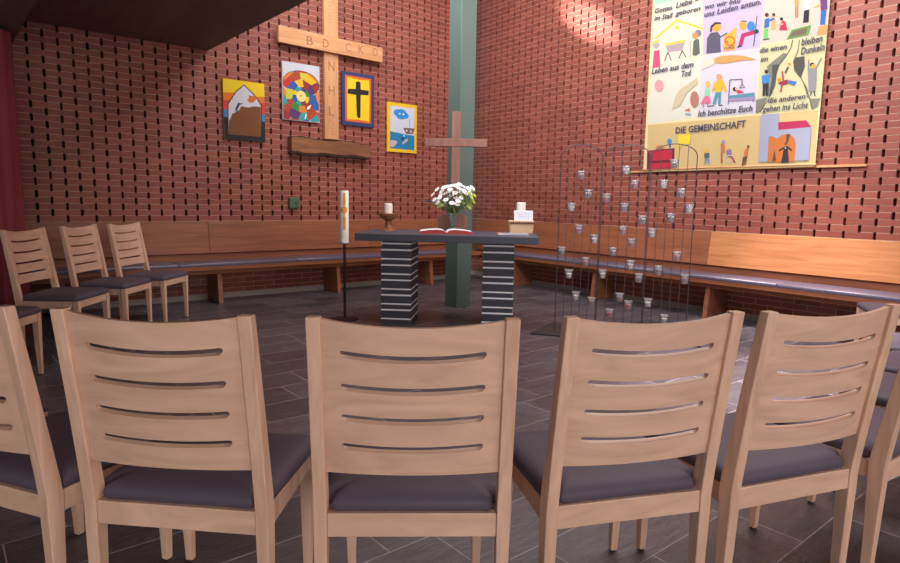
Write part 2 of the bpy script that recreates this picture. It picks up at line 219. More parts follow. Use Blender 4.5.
VOTIVES = [  # (rack arch, distance along it, height, candle)
    (0, 0.196, 1.477, 'r'),
    (0, 0.27, 1.309, 'd'),
    (0, 0.125, 1.187, 'w'),
    (1, 0.062, 1.276, 'r'),
    (1, 0.19, 1.524, 'w'),
    (1, 0.325, 1.399, 'r'),
    (1, 0.256, 1.194, 'd'),
    (1, 0.394, 1.086, 'd'),
    (0, 0.198, 0.987, 'r'),
    (0, 0.344, 0.899, 'w'),
    (1, 0.192, 0.988, 'r'),
    (1, 0.325, 0.877, 'r'),
    (1, 0.124, 0.788, 'd'),
    (0, 0.055, 0.781, 'd'),
    (0, 0.27, 0.688, 'r'),
    (1, 0.259, 0.677, 'w'),
    (0, 0.125, 0.571, 'w'),
    (1, 0.058, 0.581, 'w'),
    (1, 0.395, 0.561, 'd'),
    (0, 0.193, 0.366, 'w'),
    (0, 0.345, 0.317, 'd'),
    (1, 0.189, 0.372, 'd'),
    (1, 0.322, 0.305, 'r'),
    (1, 0.121, 0.217, 'r'),
    (2, 0.078, 0.34, 'w'),
    (2, 0.217, 0.201, 'w'),
    (2, 0.072, 0.972, 'w'),
    (2, 0.149, 0.641, 'd'),
    (2, 0.29, 0.775, 'r'),
    (2, 0.362, 0.573, 'd'),
    (2, 0.222, 1.111, 'd'),
    (2, 0.361, 1.195, 'w'),
    (2, 0.291, 1.329, 'd'),
    (2, 0.146, 1.404, 'w'),
    (2, 0.212, 1.58, 'd'),
]


# ------------------------------------------------------------------ materials
def lin(c):
    r = []
    for v in c[:3]:
        v = v / 255.0
        r.append(v / 12.92 if v <= 0.04045 else ((v + 0.055) / 1.055) ** 2.4)
    return (r[0], r[1], r[2], 1.0)

def new_mat(name):
    m = bpy.data.materials.new(name)
    m.use_nodes = True
    nt = m.node_tree
    return m, nt, nt.nodes['Principled BSDF']

def plain(name, col, rough=0.5, metal=0.0, spec=0.5, trans=0.0, bump=0.0, bscale=60.0):
    m, nt, b = new_mat(name)
    b.inputs['Base Color'].default_value = lin(col)
    b.inputs['Roughness'].default_value = rough
    b.inputs['Metallic'].default_value = metal
    b.inputs['Specular IOR Level'].default_value = spec
    b.inputs['Transmission Weight'].default_value = trans
    if bump:
        tc = nt.nodes.new('ShaderNodeTexCoord')
        n = nt.nodes.new('ShaderNodeTexNoise'); n.inputs['Scale'].default_value = bscale
        n.inputs['Detail'].default_value = 4
        bp = nt.nodes.new('ShaderNodeBump'); bp.inputs['Strength'].default_value = bump
        bp.inputs['Distance'].default_value = 0.01
        nt.links.new(tc.outputs['Object'], n.inputs['Vector'])
        nt.links.new(n.outputs['Fac'], bp.inputs['Height'])
        nt.links.new(bp.outputs['Normal'], b.inputs['Normal'])
    return m

def mixcol(nt, fac, a, b, blend='MIX'):
    mx = nt.nodes.new('ShaderNodeMix'); mx.data_type = 'RGBA'; mx.blend_type = blend
    for sock, v in ((0, fac), (6, a), (7, b)):
        if hasattr(v, 'is_output'):
            nt.links.new(v, mx.inputs[sock])
        else:
            mx.inputs[sock].default_value = v
    return mx.outputs[2]

def wood(name, c1, c2, scale=(1, 1, 1), rough=0.4, rings=0.5, spec=0.4):
    """streaky wood: noise squeezed across the grain"""
    m, nt, b = new_mat(name)
    tc = nt.nodes.new('ShaderNodeTexCoord')
    mp = nt.nodes.new('ShaderNodeMapping'); mp.inputs['Scale'].default_value = scale
    oi = nt.nodes.new('ShaderNodeObjectInfo')
    ad = nt.nodes.new('ShaderNodeVectorMath'); ad.operation = 'ADD'
    nt.links.new(tc.outputs['Object'], mp.inputs['Vector'])
    nt.links.new(mp.outputs['Vector'], ad.inputs[0]); 
    ml = nt.nodes.new('ShaderNodeMath'); ml.operation = 'MULTIPLY'; ml.inputs[1].default_value = 13.0
    nt.links.new(oi.outputs['Random'], ml.inputs[0]); nt.links.new(ml.outputs[0], ad.inputs[1])
    n = nt.nodes.new('ShaderNodeTexNoise'); n.inputs['Scale'].default_value = 1.0
    n.inputs['Detail'].default_value = 5; n.inputs['Distortion'].default_value = rings
    nt.links.new(ad.outputs[0], n.inputs['Vector'])
    rp = nt.nodes.new('ShaderNodeValToRGB')
    rp.color_ramp.elements[0].position = 0.32; rp.color_ramp.elements[1].position = 0.68
    rp.color_ramp.elements[0].color = lin(c1); rp.color_ramp.elements[1].color = lin(c2)
    nt.links.new(n.outputs['Fac'], rp.inputs['Fac'])
    nt.links.new(rp.outputs['Color'], b.inputs['Base Color'])
    b.inputs['Roughness'].default_value = rough
    b.inputs['Specular IOR Level'].default_value = spec
    return m

def brick_mat():
    m, nt, b = new_mat('red_brick')
    g = nt.nodes.new('ShaderNodeNewGeometry')
    tc = nt.nodes.new('ShaderNodeTexCoord')
    n = nt.nodes.new('ShaderNodeTexNoise'); n.inputs['Scale'].default_value = 45; n.inputs['Detail'].default_value = 5
    nt.links.new(tc.outputs['Object'], n.inputs['Vector'])
    rp = nt.nodes.new('ShaderNodeValToRGB')
    e = rp.color_ramp.elements
    e[0].position = 0.0; e[0].color = lin((124, 62, 52))
    e[1].position = 1.0; e[1].color = lin((144, 76, 62))
    x = e.new(0.5); x.color = lin((134, 68, 56))
    nt.links.new(g.outputs['Random Per Island'], rp.inputs['Fac'])
    c = mixcol(nt, 0.22, rp.outputs['Color'], n.outputs['Color'], 'SOFT_LIGHT')
    nt.links.new(c, b.inputs['Base Color'])
    b.inputs['Roughness'].default_value = 0.55
    b.inputs['Specular IOR Level'].default_value = 0.4
    bp = nt.nodes.new('ShaderNodeBump'); bp.inputs['Strength'].default_value = 0.25; bp.inputs['Distance'].default_value = 0.004
    nt.links.new(n.outputs['Fac'], bp.inputs['Height']); nt.links.new(bp.outputs['Normal'], b.inputs['Normal'])
    return m

def slate_floor():
    m, nt, b = new_mat('slate_tiles')
    tc = nt.nodes.new('ShaderNodeTexCoord')
    bk = nt.nodes.new('ShaderNodeTexBrick')
    bk.offset = 0.37; bk.offset_frequency = 2; bk.squash = 1.45; bk.squash_frequency = 3
    bk.inputs['Scale'].default_value = 1.0
    bk.inputs['Brick Width'].default_value = 0.52
    bk.inputs['Row Height'].default_value = 0.29
    bk.inputs['Mortar Size'].default_value = 0.0035
    bk.inputs['Mortar Smooth'].default_value = 0.4
    bk.inputs['Color1'].default_value = lin((66, 60, 65))
    bk.inputs['Color2'].default_value = lin((88, 80, 87))
    bk.inputs['Mortar'].default_value = lin((148, 140, 143))
    nt.links.new(tc.outputs['Object'], bk.inputs['Vector'])
    mp = nt.nodes.new('ShaderNodeMapping'); mp.inputs['Scale'].default_value = (5, 26, 5); mp.inputs['Rotation'].default_value = (0, 0, 0.35)
    nt.links.new(tc.outputs['Object'], mp.inputs['Vector'])
    n = nt.nodes.new('ShaderNodeTexNoise'); n.inputs['Scale'].default_value = 1.3; n.inputs['Detail'].default_value = 9
    n.inputs['Roughness'].default_value = 0.7; n.inputs['Distortion'].default_value = 1.2
    nt.links.new(mp.outputs['Vector'], n.inputs['Vector'])
    n2 = nt.nodes.new('ShaderNodeTexNoise'); n2.inputs['Scale'].default_value = 2.2; n2.inputs['Detail'].default_value = 5
    nt.links.new(tc.outputs['Object'], n2.inputs['Vector'])
    rp = nt.nodes.new('ShaderNodeValToRGB')
    rp.color_ramp.elements[0].position = 0.3; rp.color_ramp.elements[0].color = (0.55, 0.53, 0.54, 1)
    rp.color_ramp.elements[1].position = 0.75; rp.color_ramp.elements[1].color = (1.5, 1.45, 1.48, 1)
    nt.links.new(n.outputs['Fac'], rp.inputs['Fac'])
    c = mixcol(nt, 1.0, bk.outputs['Color'], rp.outputs['Color'], 'MULTIPLY')
    nt.links.new(c, b.inputs['Base Color'])
    r2 = nt.nodes.new('ShaderNodeMapRange'); r2.inputs['From Min'].default_value = 0.3; r2.inputs['From Max'].default_value = 0.7
    r2.inputs['To Min'].default_value = 0.24; r2.inputs['To Max'].default_value = 0.46
    nt.links.new(n2.outputs['Fac'], r2.inputs['Value']); nt.links.new(r2.outputs[0], b.inputs['Roughness'])
    ad = nt.nodes.new('ShaderNodeMath'); ad.operation = 'MULTIPLY_ADD'; ad.inputs[1].default_value = -0.6
    nt.links.new(bk.outputs['Fac'], ad.inputs[0]); nt.links.new(n.outputs['Fac'], ad.inputs[2])
    bp = nt.nodes.new('ShaderNodeBump'); bp.inputs['Strength'].default_value = 0.55; bp.inputs['Distance'].default_value = 0.006
    nt.links.new(ad.outputs[0], bp.inputs['Height']); nt.links.new(bp.outputs['Normal'], b.inputs['Normal'])
    b.inputs['Specular IOR Level'].default_value = 0.5
    return m

M = {}
M['brick'] = brick_mat()
M['mortar'] = plain('mortar', (176, 142, 122), 0.9, bump=0.3, bscale=200)
M['cavity'] = plain('wall_cavity', (9, 7, 7), 0.95)
M['plinth'] = plain('plinth_concrete', (158, 148, 144), 0.85, bump=0.3)
M['floor'] = slate_floor()
M['ceil_dark'] = wood('dark_ceiling_boards', (104, 80, 72), (118, 92, 82), (6, 0.6, 1), 0.75)
M['ceil_light'] = plain('high_ceiling', (150, 130, 115), 0.9)
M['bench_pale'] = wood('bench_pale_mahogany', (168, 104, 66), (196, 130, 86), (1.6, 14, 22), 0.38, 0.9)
M['plaster'] = plain('rear_wall_plaster', (175, 160, 150), 0.9)
M['beech'] = wood('beech', (199, 160, 136), (223, 184, 159), (34, 34, 3.0), 0.36, 0.6)
M['beech_panel'] = wood('beech_panel', (199, 160, 136), (221, 182, 157), (2.6, 9, 13), 0.36, 1.8)
M['leather'] = plain('aubergine_leatherette', (84, 74, 88), 0.58, spec=0.3, bump=0.08, bscale=700)
M['bench_leather'] = plain('bench_leatherette', (96, 86, 104), 0.30, spec=0.7, bump=0.05, bscale=700)
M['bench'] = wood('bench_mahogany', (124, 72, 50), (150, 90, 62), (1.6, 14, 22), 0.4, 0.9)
M['oldwood'] = wood('rough_brown_plank', (108, 66, 44), (142, 90, 58), (2.5, 12, 16), 0.6, 0.8)
M['bark'] = plain('bark_edge', (62, 40, 32), 0.9, bump=0.8, bscale=60)
M['pine'] = wood('pale_pine', (184, 128, 88), (206, 152, 108), (18, 18, 1.8), 0.5, 0.8)
M['pine_cross'] = wood('pale_pine_across', (184, 128, 88), (206, 152, 108), (1.8, 18, 18), 0.5, 0.8)
M['carve'] = plain('carved_groove', (146, 98, 66), 0.8)
M['glide'] = plain('black_glide', (30, 28, 28), 0.6)
M['slate'] = plain('altar_slate', (62, 64, 76), 0.5, bump=0.3, bscale=90)
M['white_joint'] = plain('white_strip', (248, 248, 252), 0.6)
M['green_paint'] = plain('green_paint', (84, 102, 97), 0.34, spec=0.6)
M['box_green'] = plain('olive_green_metal', (70, 92, 66), 0.5)
M['iron'] = plain('black_iron', (42, 39, 40), 0.45, 0.6)
M['wire'] = plain('dark_wire', (88, 82, 88), 0.38, 0.7)
M['steel'] = plain('pale_steel', (170, 168, 170), 0.3, 0.9)
M['wax'] = plain('white_wax', (238, 232, 222), 0.5, spec=0.4)
M['gold_wax'] = plain('amber_wax', (226, 150, 40), 0.45)
M['turned'] = wood('turned_walnut', (112, 66, 40), (160, 104, 66), (10, 10, 30), 0.4)
M['rosewood'] = wood('reddish_cross_wood', (128, 84, 74), (150, 102, 90), (20, 20, 2), 0.5)
M['curtain'] = plain('maroon_curtain', (132, 50, 60), 0.85, bump=0.2, bscale=300)
M['red_cover'] = plain('red_book_cover', (158, 44, 48), 0.5)
M['paper'] = plain('paper', (214, 210, 216), 0.8)
M['ink'] = plain('blue_grey_ink', (128, 132, 184), 0.8)
M['orange_tip'] = plain('orange_print', (214, 140, 110), 0.7)
M['wicker'] = wood('pale_wicker', (196, 160, 124), (222, 188, 150), (60, 60, 90), 0.7)
M['wicker_dark'] = plain('dark_trim', (92, 52, 44), 0.7)
M['petal'] = plain('white_petal', (244, 242, 246), 0.7)
M['lime'] = plain('lime_leaf', (168, 186, 84), 0.6)
M['yolk'] = plain('yellow_centre', (222, 196, 70), 0.7)
M['stem'] = plain('green_stem', (72, 96, 48), 0.6)
M['leaf'] = plain('dark_leaf', (92, 120, 62), 0.5)
M['wax_red'] = plain('red_candle', (190, 30, 80), 0.4)
M['wax_dark'] = plain('burnt_candle', (92, 66, 62), 0.5)
M['batten'] = wood('pale_batten', (178, 124, 84), (196, 142, 98), (2, 20, 20), 0.5)
M['cloth'] = plain('cream_cloth', (205, 182, 140), 0.9)
M['lettering'] = plain('dark_lettering', (66, 58, 74), 0.9)
def glass_mat(name, tint, alpha):
    m, nt, b = new_mat(name)
    out = nt.nodes['Material Output']
    tr = nt.nodes.new('ShaderNodeBsdfTransparent'); tr.inputs['Color'].default_value = tint
    gl = nt.nodes.new('ShaderNodeBsdfGlossy'); gl.inputs['Roughness'].default_value = 0.05
    df = nt.nodes.new('ShaderNodeBsdfDiffuse'); df.inputs['Color'].default_value = (0.95, 0.93, 0.95, 1)
    fr = nt.nodes.new('ShaderNodeLayerWeight'); fr.inputs['Blend'].default_value = 0.35
    m1 = nt.nodes.new('ShaderNodeMixShader'); m2 = nt.nodes.new('ShaderNodeMixShader')
    m2.inputs[0].default_value = alpha
    nt.links.new(fr.outputs['Facing'], m1.inputs[0])
    nt.links.new(tr.outputs[0], m1.inputs[1]); nt.links.new(gl.outputs[0], m1.inputs[2])
    nt.links.new(m1.outputs[0], m2.inputs[1]); nt.links.new(df.outputs[0], m2.inputs[2])
    nt.links.new(m2.outputs[0], out.inputs['Surface'])
    return m
M['glass'] = glass_mat('clear_glass', (0.97, 0.96, 0.97, 1), 0.16)
M['vase_glass'] = glass_mat('vase_glass', (0.8, 0.85, 0.8, 1), 0.06)
_pc = {}
def paint(c, rough=0.8):
    c = tuple(int(v) for v in c)
    if c not in _pc:
        _pc[c] = plain('paint_%02x%02x%02x' % c, c, rough)
    return _pc[c]

# ------------------------------------------------------------------ mesh building
class MB:
    def __init__(self):
        self.v = []; self.f = []; self.m = []
    def add(self, vs, fs, mi=0):
        o = len(self.v)
        self.v += [tuple(p) for p in vs]
        for f in fs:
            self.f.append([i + o for i in f]); self.m.append(mi)
        return self
    def box(self, x0, x1, y0, y1, z0, z1, mi=0, top=None):
        """top: (dx0,dx1,dy0,dy1) shifts of the upper face"""
        t = top or (0, 0, 0, 0)
        vs = [(x0, y0, z0), (x1, y0, z0), (x1, y1, z0), (x0, y1, z0),
              (x0 + t[0], y0 + t[2], z1), (x1 + t[1], y0 + t[2], z1), (x1 + t[1], y1 + t[3], z1), (x0 + t[0], y1 + t[3], z1)]
        return self.add(vs, [(3, 2, 1, 0), (4, 5, 6, 7), (0, 1, 5, 4), (1, 2, 6, 5), (2, 3, 7, 6), (3, 0, 4, 7)], mi)
    def loft(self, rings, mi=0, caps=True):
        n = len(rings[0]); vs = [p for r in rings for p in r]; fs = []
        for k in range(len(rings) - 1):
            for i in range(n):
                j = (i + 1) % n
                fs.append((k * n + i, k * n + j, (k + 1) * n + j, (k + 1) * n + i))
        if caps:
            fs.append(tuple(range(n - 1, -1, -1))); fs.append(tuple(range((len(rings) - 1) * n, len(rings) * n)))
        return self.add(vs, fs, mi)
    def lathe(self, prof, cx=0, cy=0, seg=24, mi=0, caps=True):
        return self.loft([[(cx + r * math.cos(2 * PI * i / seg), cy + r * math.sin(2 * PI * i / seg), z) for i in range(seg)] for r, z in prof], mi, caps)
    def tube(self, pts, r, seg=8, mi=0):
        pts = [Vector(p) for p in pts]; rings = []
        rr = r if isinstance(r, (list, tuple)) else [r] * len(pts)
        for k, p in enumerate(pts):
            d = (pts[min(k + 1, len(pts) - 1)] - pts[max(k - 1, 0)]).normalized()
            a = d.cross(Vector((0, 0, 1)))
            if a.length < 0.05: a = d.cross(Vector((0, 1, 0)))
            a.normalize(); b = a.cross(d).normalized()
            rings.append([tuple(p + rr[k] * (math.cos(2 * PI * i / seg) * a + math.sin(2 * PI * i / seg) * b)) for i in range(seg)])
        return self.loft(rings, mi)
    def flat(self, pts, y, mi=0, thick=0.0):
        """polygon given as (x,z) at depth y, facing +y"""
        n = len(pts)
        a = sum(pts[i][0] * pts[(i + 1) % n][1] - pts[(i + 1) % n][0] * pts[i][1] for i in range(n))
        if a > 0: pts = pts[::-1]
        return self.add([(p[0], y, p[1]) for p in pts], [tuple(range(n))], mi)
    def ell(self, c, r, mi=0, seg=10, rings=6):
        pr = []
        for k in range(rings + 1):
            t = PI * k / rings
            pr.append((max(math.sin(t), 0.02), -math.cos(t)))
        return self.loft([[(c[0] + r[0] * q * math.cos(2 * PI * i / seg), c[1] + r[1] * q * math.sin(2 * PI * i / seg), c[2] + r[2] * z) for i in range(seg)] for q, z in pr], mi)
    def xform(self, mat):
        self.v = [tuple(mat @ Vector(p)) for p in self.v]; return self
    def build(self, name, mats, parent=None, loc=(0, 0, 0), rz=0.0, smooth=False, bevel=0.0, seg=2):
        me = bpy.data.meshes.new(name)
        me.from_pydata(self.v, [], self.f); me.update()
        if not isinstance(mats, (list, tuple)): mats = [mats]
        for m in mats: me.materials.append(m)
        me.polygons.foreach_set('material_index', self.m)
        bm = bmesh.new(); bm.from_mesh(me)
        if name not in FLAT_NAMES:
            bmesh.ops.recalc_face_normals(bm, faces=bm.faces)
        bm.to_mesh(me); bm.free()
        if smooth:
            me.polygons.foreach_set('use_smooth', [True] * len(me.polygons))
            try: me.set_sharp_from_angle(angle=math.radians(40))
            except Exception: pass
        o = bpy.data.objects.new(name, me); C.objects.link(o)
        o.location = loc; o.rotation_euler = (0, 0, rz)
        if parent: o.parent = parent
        if bevel:
            b = o.modifiers.new('bevel', 'BEVEL'); b.width = bevel; b.segments = seg; b.limit_method = 'ANGLE'; b.angle_limit = math.radians(35)
        return o
FLAT_NAMES = {'cloth', 'lettering', 'picture', 'card_text'}

def tag(o, label, cat, group=None):
    o['label'] = label; o['category'] = cat
    if group: o['group'] = group
    return o
def thing(name, label, cat, loc=(0, 0, 0), rz=0.0, group=None):
    o = bpy.data.objects.new(name, None); C.objects.link(o)
    o.empty_display_size = 0.1
    o.location = loc; o.rotation_euler = (0, 0, rz)
    return tag(o, label, cat, group)
def struct(o):
    o['kind'] = 'structure'; return o
def dup(root, loc, rz, label=None, group=None):
    r = root.copy(); C.objects.link(r); r.location = loc; r.rotation_euler = (0, 0, rz)
    if label: r['label'] = label
    if group: r['group'] = group
    for ch in list(root.children):
        c = ch.copy(); C.objects.link(c); c.parent = r
        for g in list(ch.children):
            d = g.copy(); C.objects.link(d); d.parent = c
    return r

def text_mesh(s, shear=0.0, weight=0.0):
    """outline lettering as (verts, faces), x right, y up, with its bounds"""
    cu = bpy.data.curves.new('t', 'FONT'); cu.body = s; cu.size = 1.0; cu.shear = shear; cu.offset = weight; cu.resolution_u = 2
    o = bpy.data.objects.new('t', cu); C.objects.link(o)
    dg = bpy.context.evaluated_depsgraph_get(); dg.update()
    me = o.evaluated_get(dg).to_mesh()
    vs = [tuple(v.co) for v in me.vertices]; fs = [tuple(p.vertices) for p in me.polygons]
    o.evaluated_get(dg).to_mesh_clear()
    bpy.data.objects.remove(o); bpy.data.curves.remove(cu)
    xs = [v[0] for v in vs]; 
    return vs, fs, min(xs), max(xs)

# ------------------------------------------------------------------ the place: two brick walls meeting in a corner
COR = Vector((0.5154, 10.1577, 0.0))
TL, TR = 0.6915, -0.9176
DL = Vector((-math.cos(TL), -math.sin(TL), 0)); NL = Vector((math.sin(TL), -math.cos(TL), 0))
DR = Vector((math.cos(TR), math.sin(TR), 0));   NR = Vector((math.sin(TR), -math.cos(TR), 0))
RZL = math.atan2(DL.y, DL.x)            # left wall: local +x runs away from the corner, +y into the room
RZR = math.atan2(-DR.y, -DR.x)          # right wall: local -x runs away from the corner, +y into the room
def atL(s, off=0, z=0): return COR + DL * s + NL * off + Vector((0, 0, z))
def atR(s, off=0, z=0): return COR + DR * s + NR * off + Vector((0, 0, z))
PER, CH, ZB = 0.2605, 0.0625, 0.925     # brick period, course height, top of the bench back

def brick_wall(name, start, length, phase, sgn, ztop, rz):
    """open head joints above the bench, closed ones below it; x = sgn * distance from the corner"""
    mb = MB()
    def bx(a, b, y0, y1, z0, z1, mi):
        if b - a < 0.004: return
        a, b = sorted((sgn * a, sgn * b)); mb.box(a, b, y0, y1, z0, z1, mi)
    bx(start - 0.15, length, -0.30, -0.112, 0, ztop, 1)
    mj = 0.0085; GAP = 0.0255
    nrow = int((ztop - ZB) / CH)
    def gaps(k):
        if k < 0: return []
        off = (phase + (0 if k % 2 == 0 else PER / 2)) % PER - PER
        return [off + i * PER for i in range(int((length - off) / PER) + 2)]
    for k in range(-14, nrow):
        z = ZB + k * CH
        solid = k < 0
        # bed joint, interrupted where an open joint runs through it
        cur = start
        for s in sorted(gaps(k) + gaps(k - 1)):
            if s + GAP / 2 < start: continue
            if s - GAP / 2 > length: break
            bx(cur, min(s - GAP / 2, length), -0.112, -0.003, z, z + mj, 2); cur = s + GAP / 2
        bx(cur, length, -0.112, -0.003, z, z + mj, 2)
        gap = 0.010 if solid else GAP
        off = phase + (0 if k % 2 == 0 else PER / 2)
        s = off % PER - 8 * PER
        while s < length:
            jit = random.uniform(-0.0025, 0.0025)
            a, b = s + gap / 2 + jit, s + PER - gap / 2 + jit
            aa, bb = max(a, start), min(b, length)
            if bb - aa > 0.02:
                bx(aa, bb, -0.112, random.uniform(-0.002, 0.002), z + mj, z + CH, 0)
            if solid and start < s + PER < length:
                bx(b, s + PER + gap / 2 + jit, -0.112, -0.004, z + mj, z + CH, 2)
            s += PER
    bx(start, length, -0.112, 0.004, 0, 0.066, 3)
    return struct(mb.build(name, [M['brick'], M['cavity'], M['mortar'], M['plinth']], loc=COR, rz=rz))
brick_wall('wall_left', 0.30, 6.32, 6.049, 1, 5.4, RZL)
brick_wall('wall_right', -0.55, 11.0, 2.158, -1, 5.4, RZR)

# floor: tiles laid parallel to the walls
mb = MB(); mb.box(-0.25, 11.2, -0.25, 12.2, -0.12, 0.0)
struct(mb.build('floor', M['floor'], loc=COR, rz=RZL))
# low dark ceiling over the seating, high ceiling with a rooflight along the right wall
mb = MB(); mb.box(4.31, 11.2, -0.25, 12.2, 2.863, 3.05); struct(mb.build('ceiling_low', M['ceil_dark'], loc=COR, rz=RZL))
mb = MB(); mb.box(4.31, 4.5, -0.25, 12.2, 3.05, 3.6); mb.box(4.31, 4.5, -0.25, 12.2, 5.0, 5.4); mb.box(4.31, 4.5, -0.25, 1.0, 3.6, 5.0); mb.box(4.31, 4.5, 9.0, 12.2, 3.6, 5.0); struct(mb.build('wall_upper', M['plaster'], loc=COR, rz=RZL))
mb = MB()
SKY = (0.75, 3.6, 1.2, 8.6)             # rooflight opening: from the right wall, along it
mb.box(-0.25, SKY[0], -0.25, 12.2, 5.4, 5.6); mb.box(SKY[1], 4.5, -0.25, 12.2, 5.4, 5.6)
mb.box(SKY[0], SKY[1], -0.25, SKY[2], 5.4, 5.6); mb.box(SKY[0], SKY[1], SKY[3], 12.2, 5.4, 5.6)
struct(mb.build('ceiling_high', M['ceil_light'], loc=COR, rz=RZL))
# walls behind the camera, with window openings
mb = MB(); mb.box(6.3, 11.2, -0.30, -0.05, 0, 2.863); struct(mb.build('wall_behind_curtain', M['ceil_dark'], loc=COR, rz=RZL))
mb = MB(); mb.box(6.21, 11.2, 0.0, 12.2, 2.54, 2.86); struct(mb.build('trim_1', M['ceil_dark'], loc=COR, rz=RZL))
mb = MB()
mb.box(11.0, 11.2, -0.05, 4.5, 0, 2.54); mb.box(11.0, 11.2, 10.5, 12.2, 0, 2.54); mb.box(11.0, 11.2, 4.5, 10.5, 0, 0.7); mb.box(11.0, 11.2, 4.5, 10.5, 2.4, 2.54)
struct(mb.build('wall_far_left', M['plaster'], loc=COR, rz=RZL))
mb = MB()
mb.box(-0.2, 1.2, 12.0, 12.2, 0, 5.4); mb.box(1.2, 4.2, 12.0, 12.2, 0, 0.7); mb.box(1.2, 4.2, 12.0, 12.2, 3.2, 5.4); mb.box(4.2, 4.5, 12.0, 12.2, 0, 5.4)
mb.box(4.5, 6.0, 12.0, 12.2, 0, 2.863); mb.box(6.0, 10.2, 12.0, 12.2, 0, 0.7); mb.box(6.0, 10.2, 12.0, 12.2, 2.45, 2.863); mb.box(10.2, 11.2, 12.0, 12.2, 0, 2.863)
struct(mb.build('wall_back', M['plaster'], loc=COR, rz=RZL))

# ------------------------------------------------------------------ green steel column in the corner
t = thing('steel_column', 'square green steel column in front of the brick corner, behind the altar', 'column', (0.093, 7.196, 0), math.radians(38.3))
mb = MB(); mb.box(-0.106, 0.106, -0.106, 0.106, 0, 5.4); mb.build('shaft', M['green_paint'], t, bevel=0.004)

# maroon curtain at the left end of the brick wall
mb = MB(); n = 180; vs = []; Hs = (2.5, 1.7, 0.9, 0.02)
for k, z in enumerate(Hs):
    for i in range(n + 1):
        u = i / n; amp = 0.5 + 0.5 * k / 3
        w = amp * (0.034 * math.sin(u * 110 + 0.2 * k) + 0.012 * math.sin(u * 43 + 1))
        if u < 0.5: px_, py_, nx_, ny_ = 0.03 + 0.05 * (u / 0.5), 0.02 + 1.13 * (u / 0.5), 1.0, 0.0
        else:
            q_ = (u - 0.5) / 0.5; a_ = min(q_ / 0.12, 1.0) * PI / 2
            px_ = 0.08 + 0.1 * (1 - math.cos(a_)) + max(0, q_ - 0.12) * 1.1; py_ = 1.15 + 0.1 * math.sin(a_); nx_, ny_ = math.cos(a_), math.sin(a_)
        vs.append((px_ + w * nx_, py_ + w * ny_, z))
fs = [(k * (n + 1) + i, k * (n + 1) + i + 1, (k + 1) * (n + 1) + i + 1, (k + 1) * (n + 1) + i) for k in range(3) for i in range(n)]
mb.add(vs, fs)
t = thing('curtain', 'maroon floor-length curtain hanging at the left end of the brick wall', 'curtain', atL(6.22, 0, 0), RZL)
o = mb.build('fabric', M['curtain'], t, smooth=True)
sm = o.modifiers.new('thickness', 'SOLIDIFY'); sm.thickness = 0.006
mb = MB(); mb.tube([(0.05, 0.0, 2.515), (0.08, 1.15, 2.515), (0.11, 1.22, 2.515), (0.18, 1.25, 2.515), (1.15, 1.25, 2.515)], 0.012); mb.build('rail', M['iron'], t)

# ------------------------------------------------------------------ benches along both walls
def bench(name, label, s0, s1, seams, legs, side, at, rz, lo, pale=99):
    """x0..x1 in wall coordinates; side=+1 left wall, -1 right wall"""
    t = thing(name, label, 'bench', at(s0, 0, 0), rz)
    def B(mb, a, b, *r, **k):
        a, b = sorted((side * (a - s0), side * (b - s0))); mb.box(a, b, *r, **k)
    mb = MB(); B(mb, s0 + lo, s1, 0.06, 0.43, 0.392, 0.437); mb.build('seat_board', M['bench'], t, bevel=0.004)
    mb = MB(); B(mb, s0 + lo, s1, 0.36, 0.385, 0.345, 0.392); mb.build('seat_rail', M['bench'], t, bevel=0.002)
    mb = MB(); B(mb, s0, s1, 0.035, 0.06, 0.437, 0.548); mb.build('lower_back_board', M['bench'], t, bevel=0.002)
    for a, b in zip(seams[:-1], seams[1:]):
        mb = MB(); B(mb, a + 0.0015, b - 0.0015, 0.062, 0.087, 0.556, 0.925, top=(0, 0, -0.05, -0.05))
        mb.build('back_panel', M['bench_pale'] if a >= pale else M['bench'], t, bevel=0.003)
    for s in legs:
        mb = MB(); a, b = sorted((side * (s - s0), side * (s + 0.05 - s0)))
        # board standing square to the wall, its front edge raked
        mb.add([(a, 0.02, 0), (b, 0.02, 0), (b, 0.405, 0), (a, 0.405, 0), (a, 0.02, 0.392), (b, 0.02, 0.392), (b, 0.36, 0.392), (a, 0.36, 0.392)],
               [(3, 2, 1, 0), (4, 5, 6, 7), (0, 1, 5, 4), (1, 2, 6, 5), (2, 3, 7, 6), (3, 0, 4, 7)])
        mb.build('leg', M['bench'], t, bevel=0.003)
    return t
bench('bench', 'long brown wooden bench with backrest along the left brick wall', 0.3, 6.2, (0.3, 2.2, 4.387, 6.2), (1.31, 2.83, 4.36, 5.9), 1, atL, RZL, 0.0)
bench('bench', 'long wooden bench with backrest along the right brick wall under the banner', -0.15, 9.5, (-0.15, 1.95, 3.967, 6.0, 8.0, 9.5), (1.12, 2.60, 4.14, 5.66, 7.2), -1, atR, RZR, 0.585, 3.9)

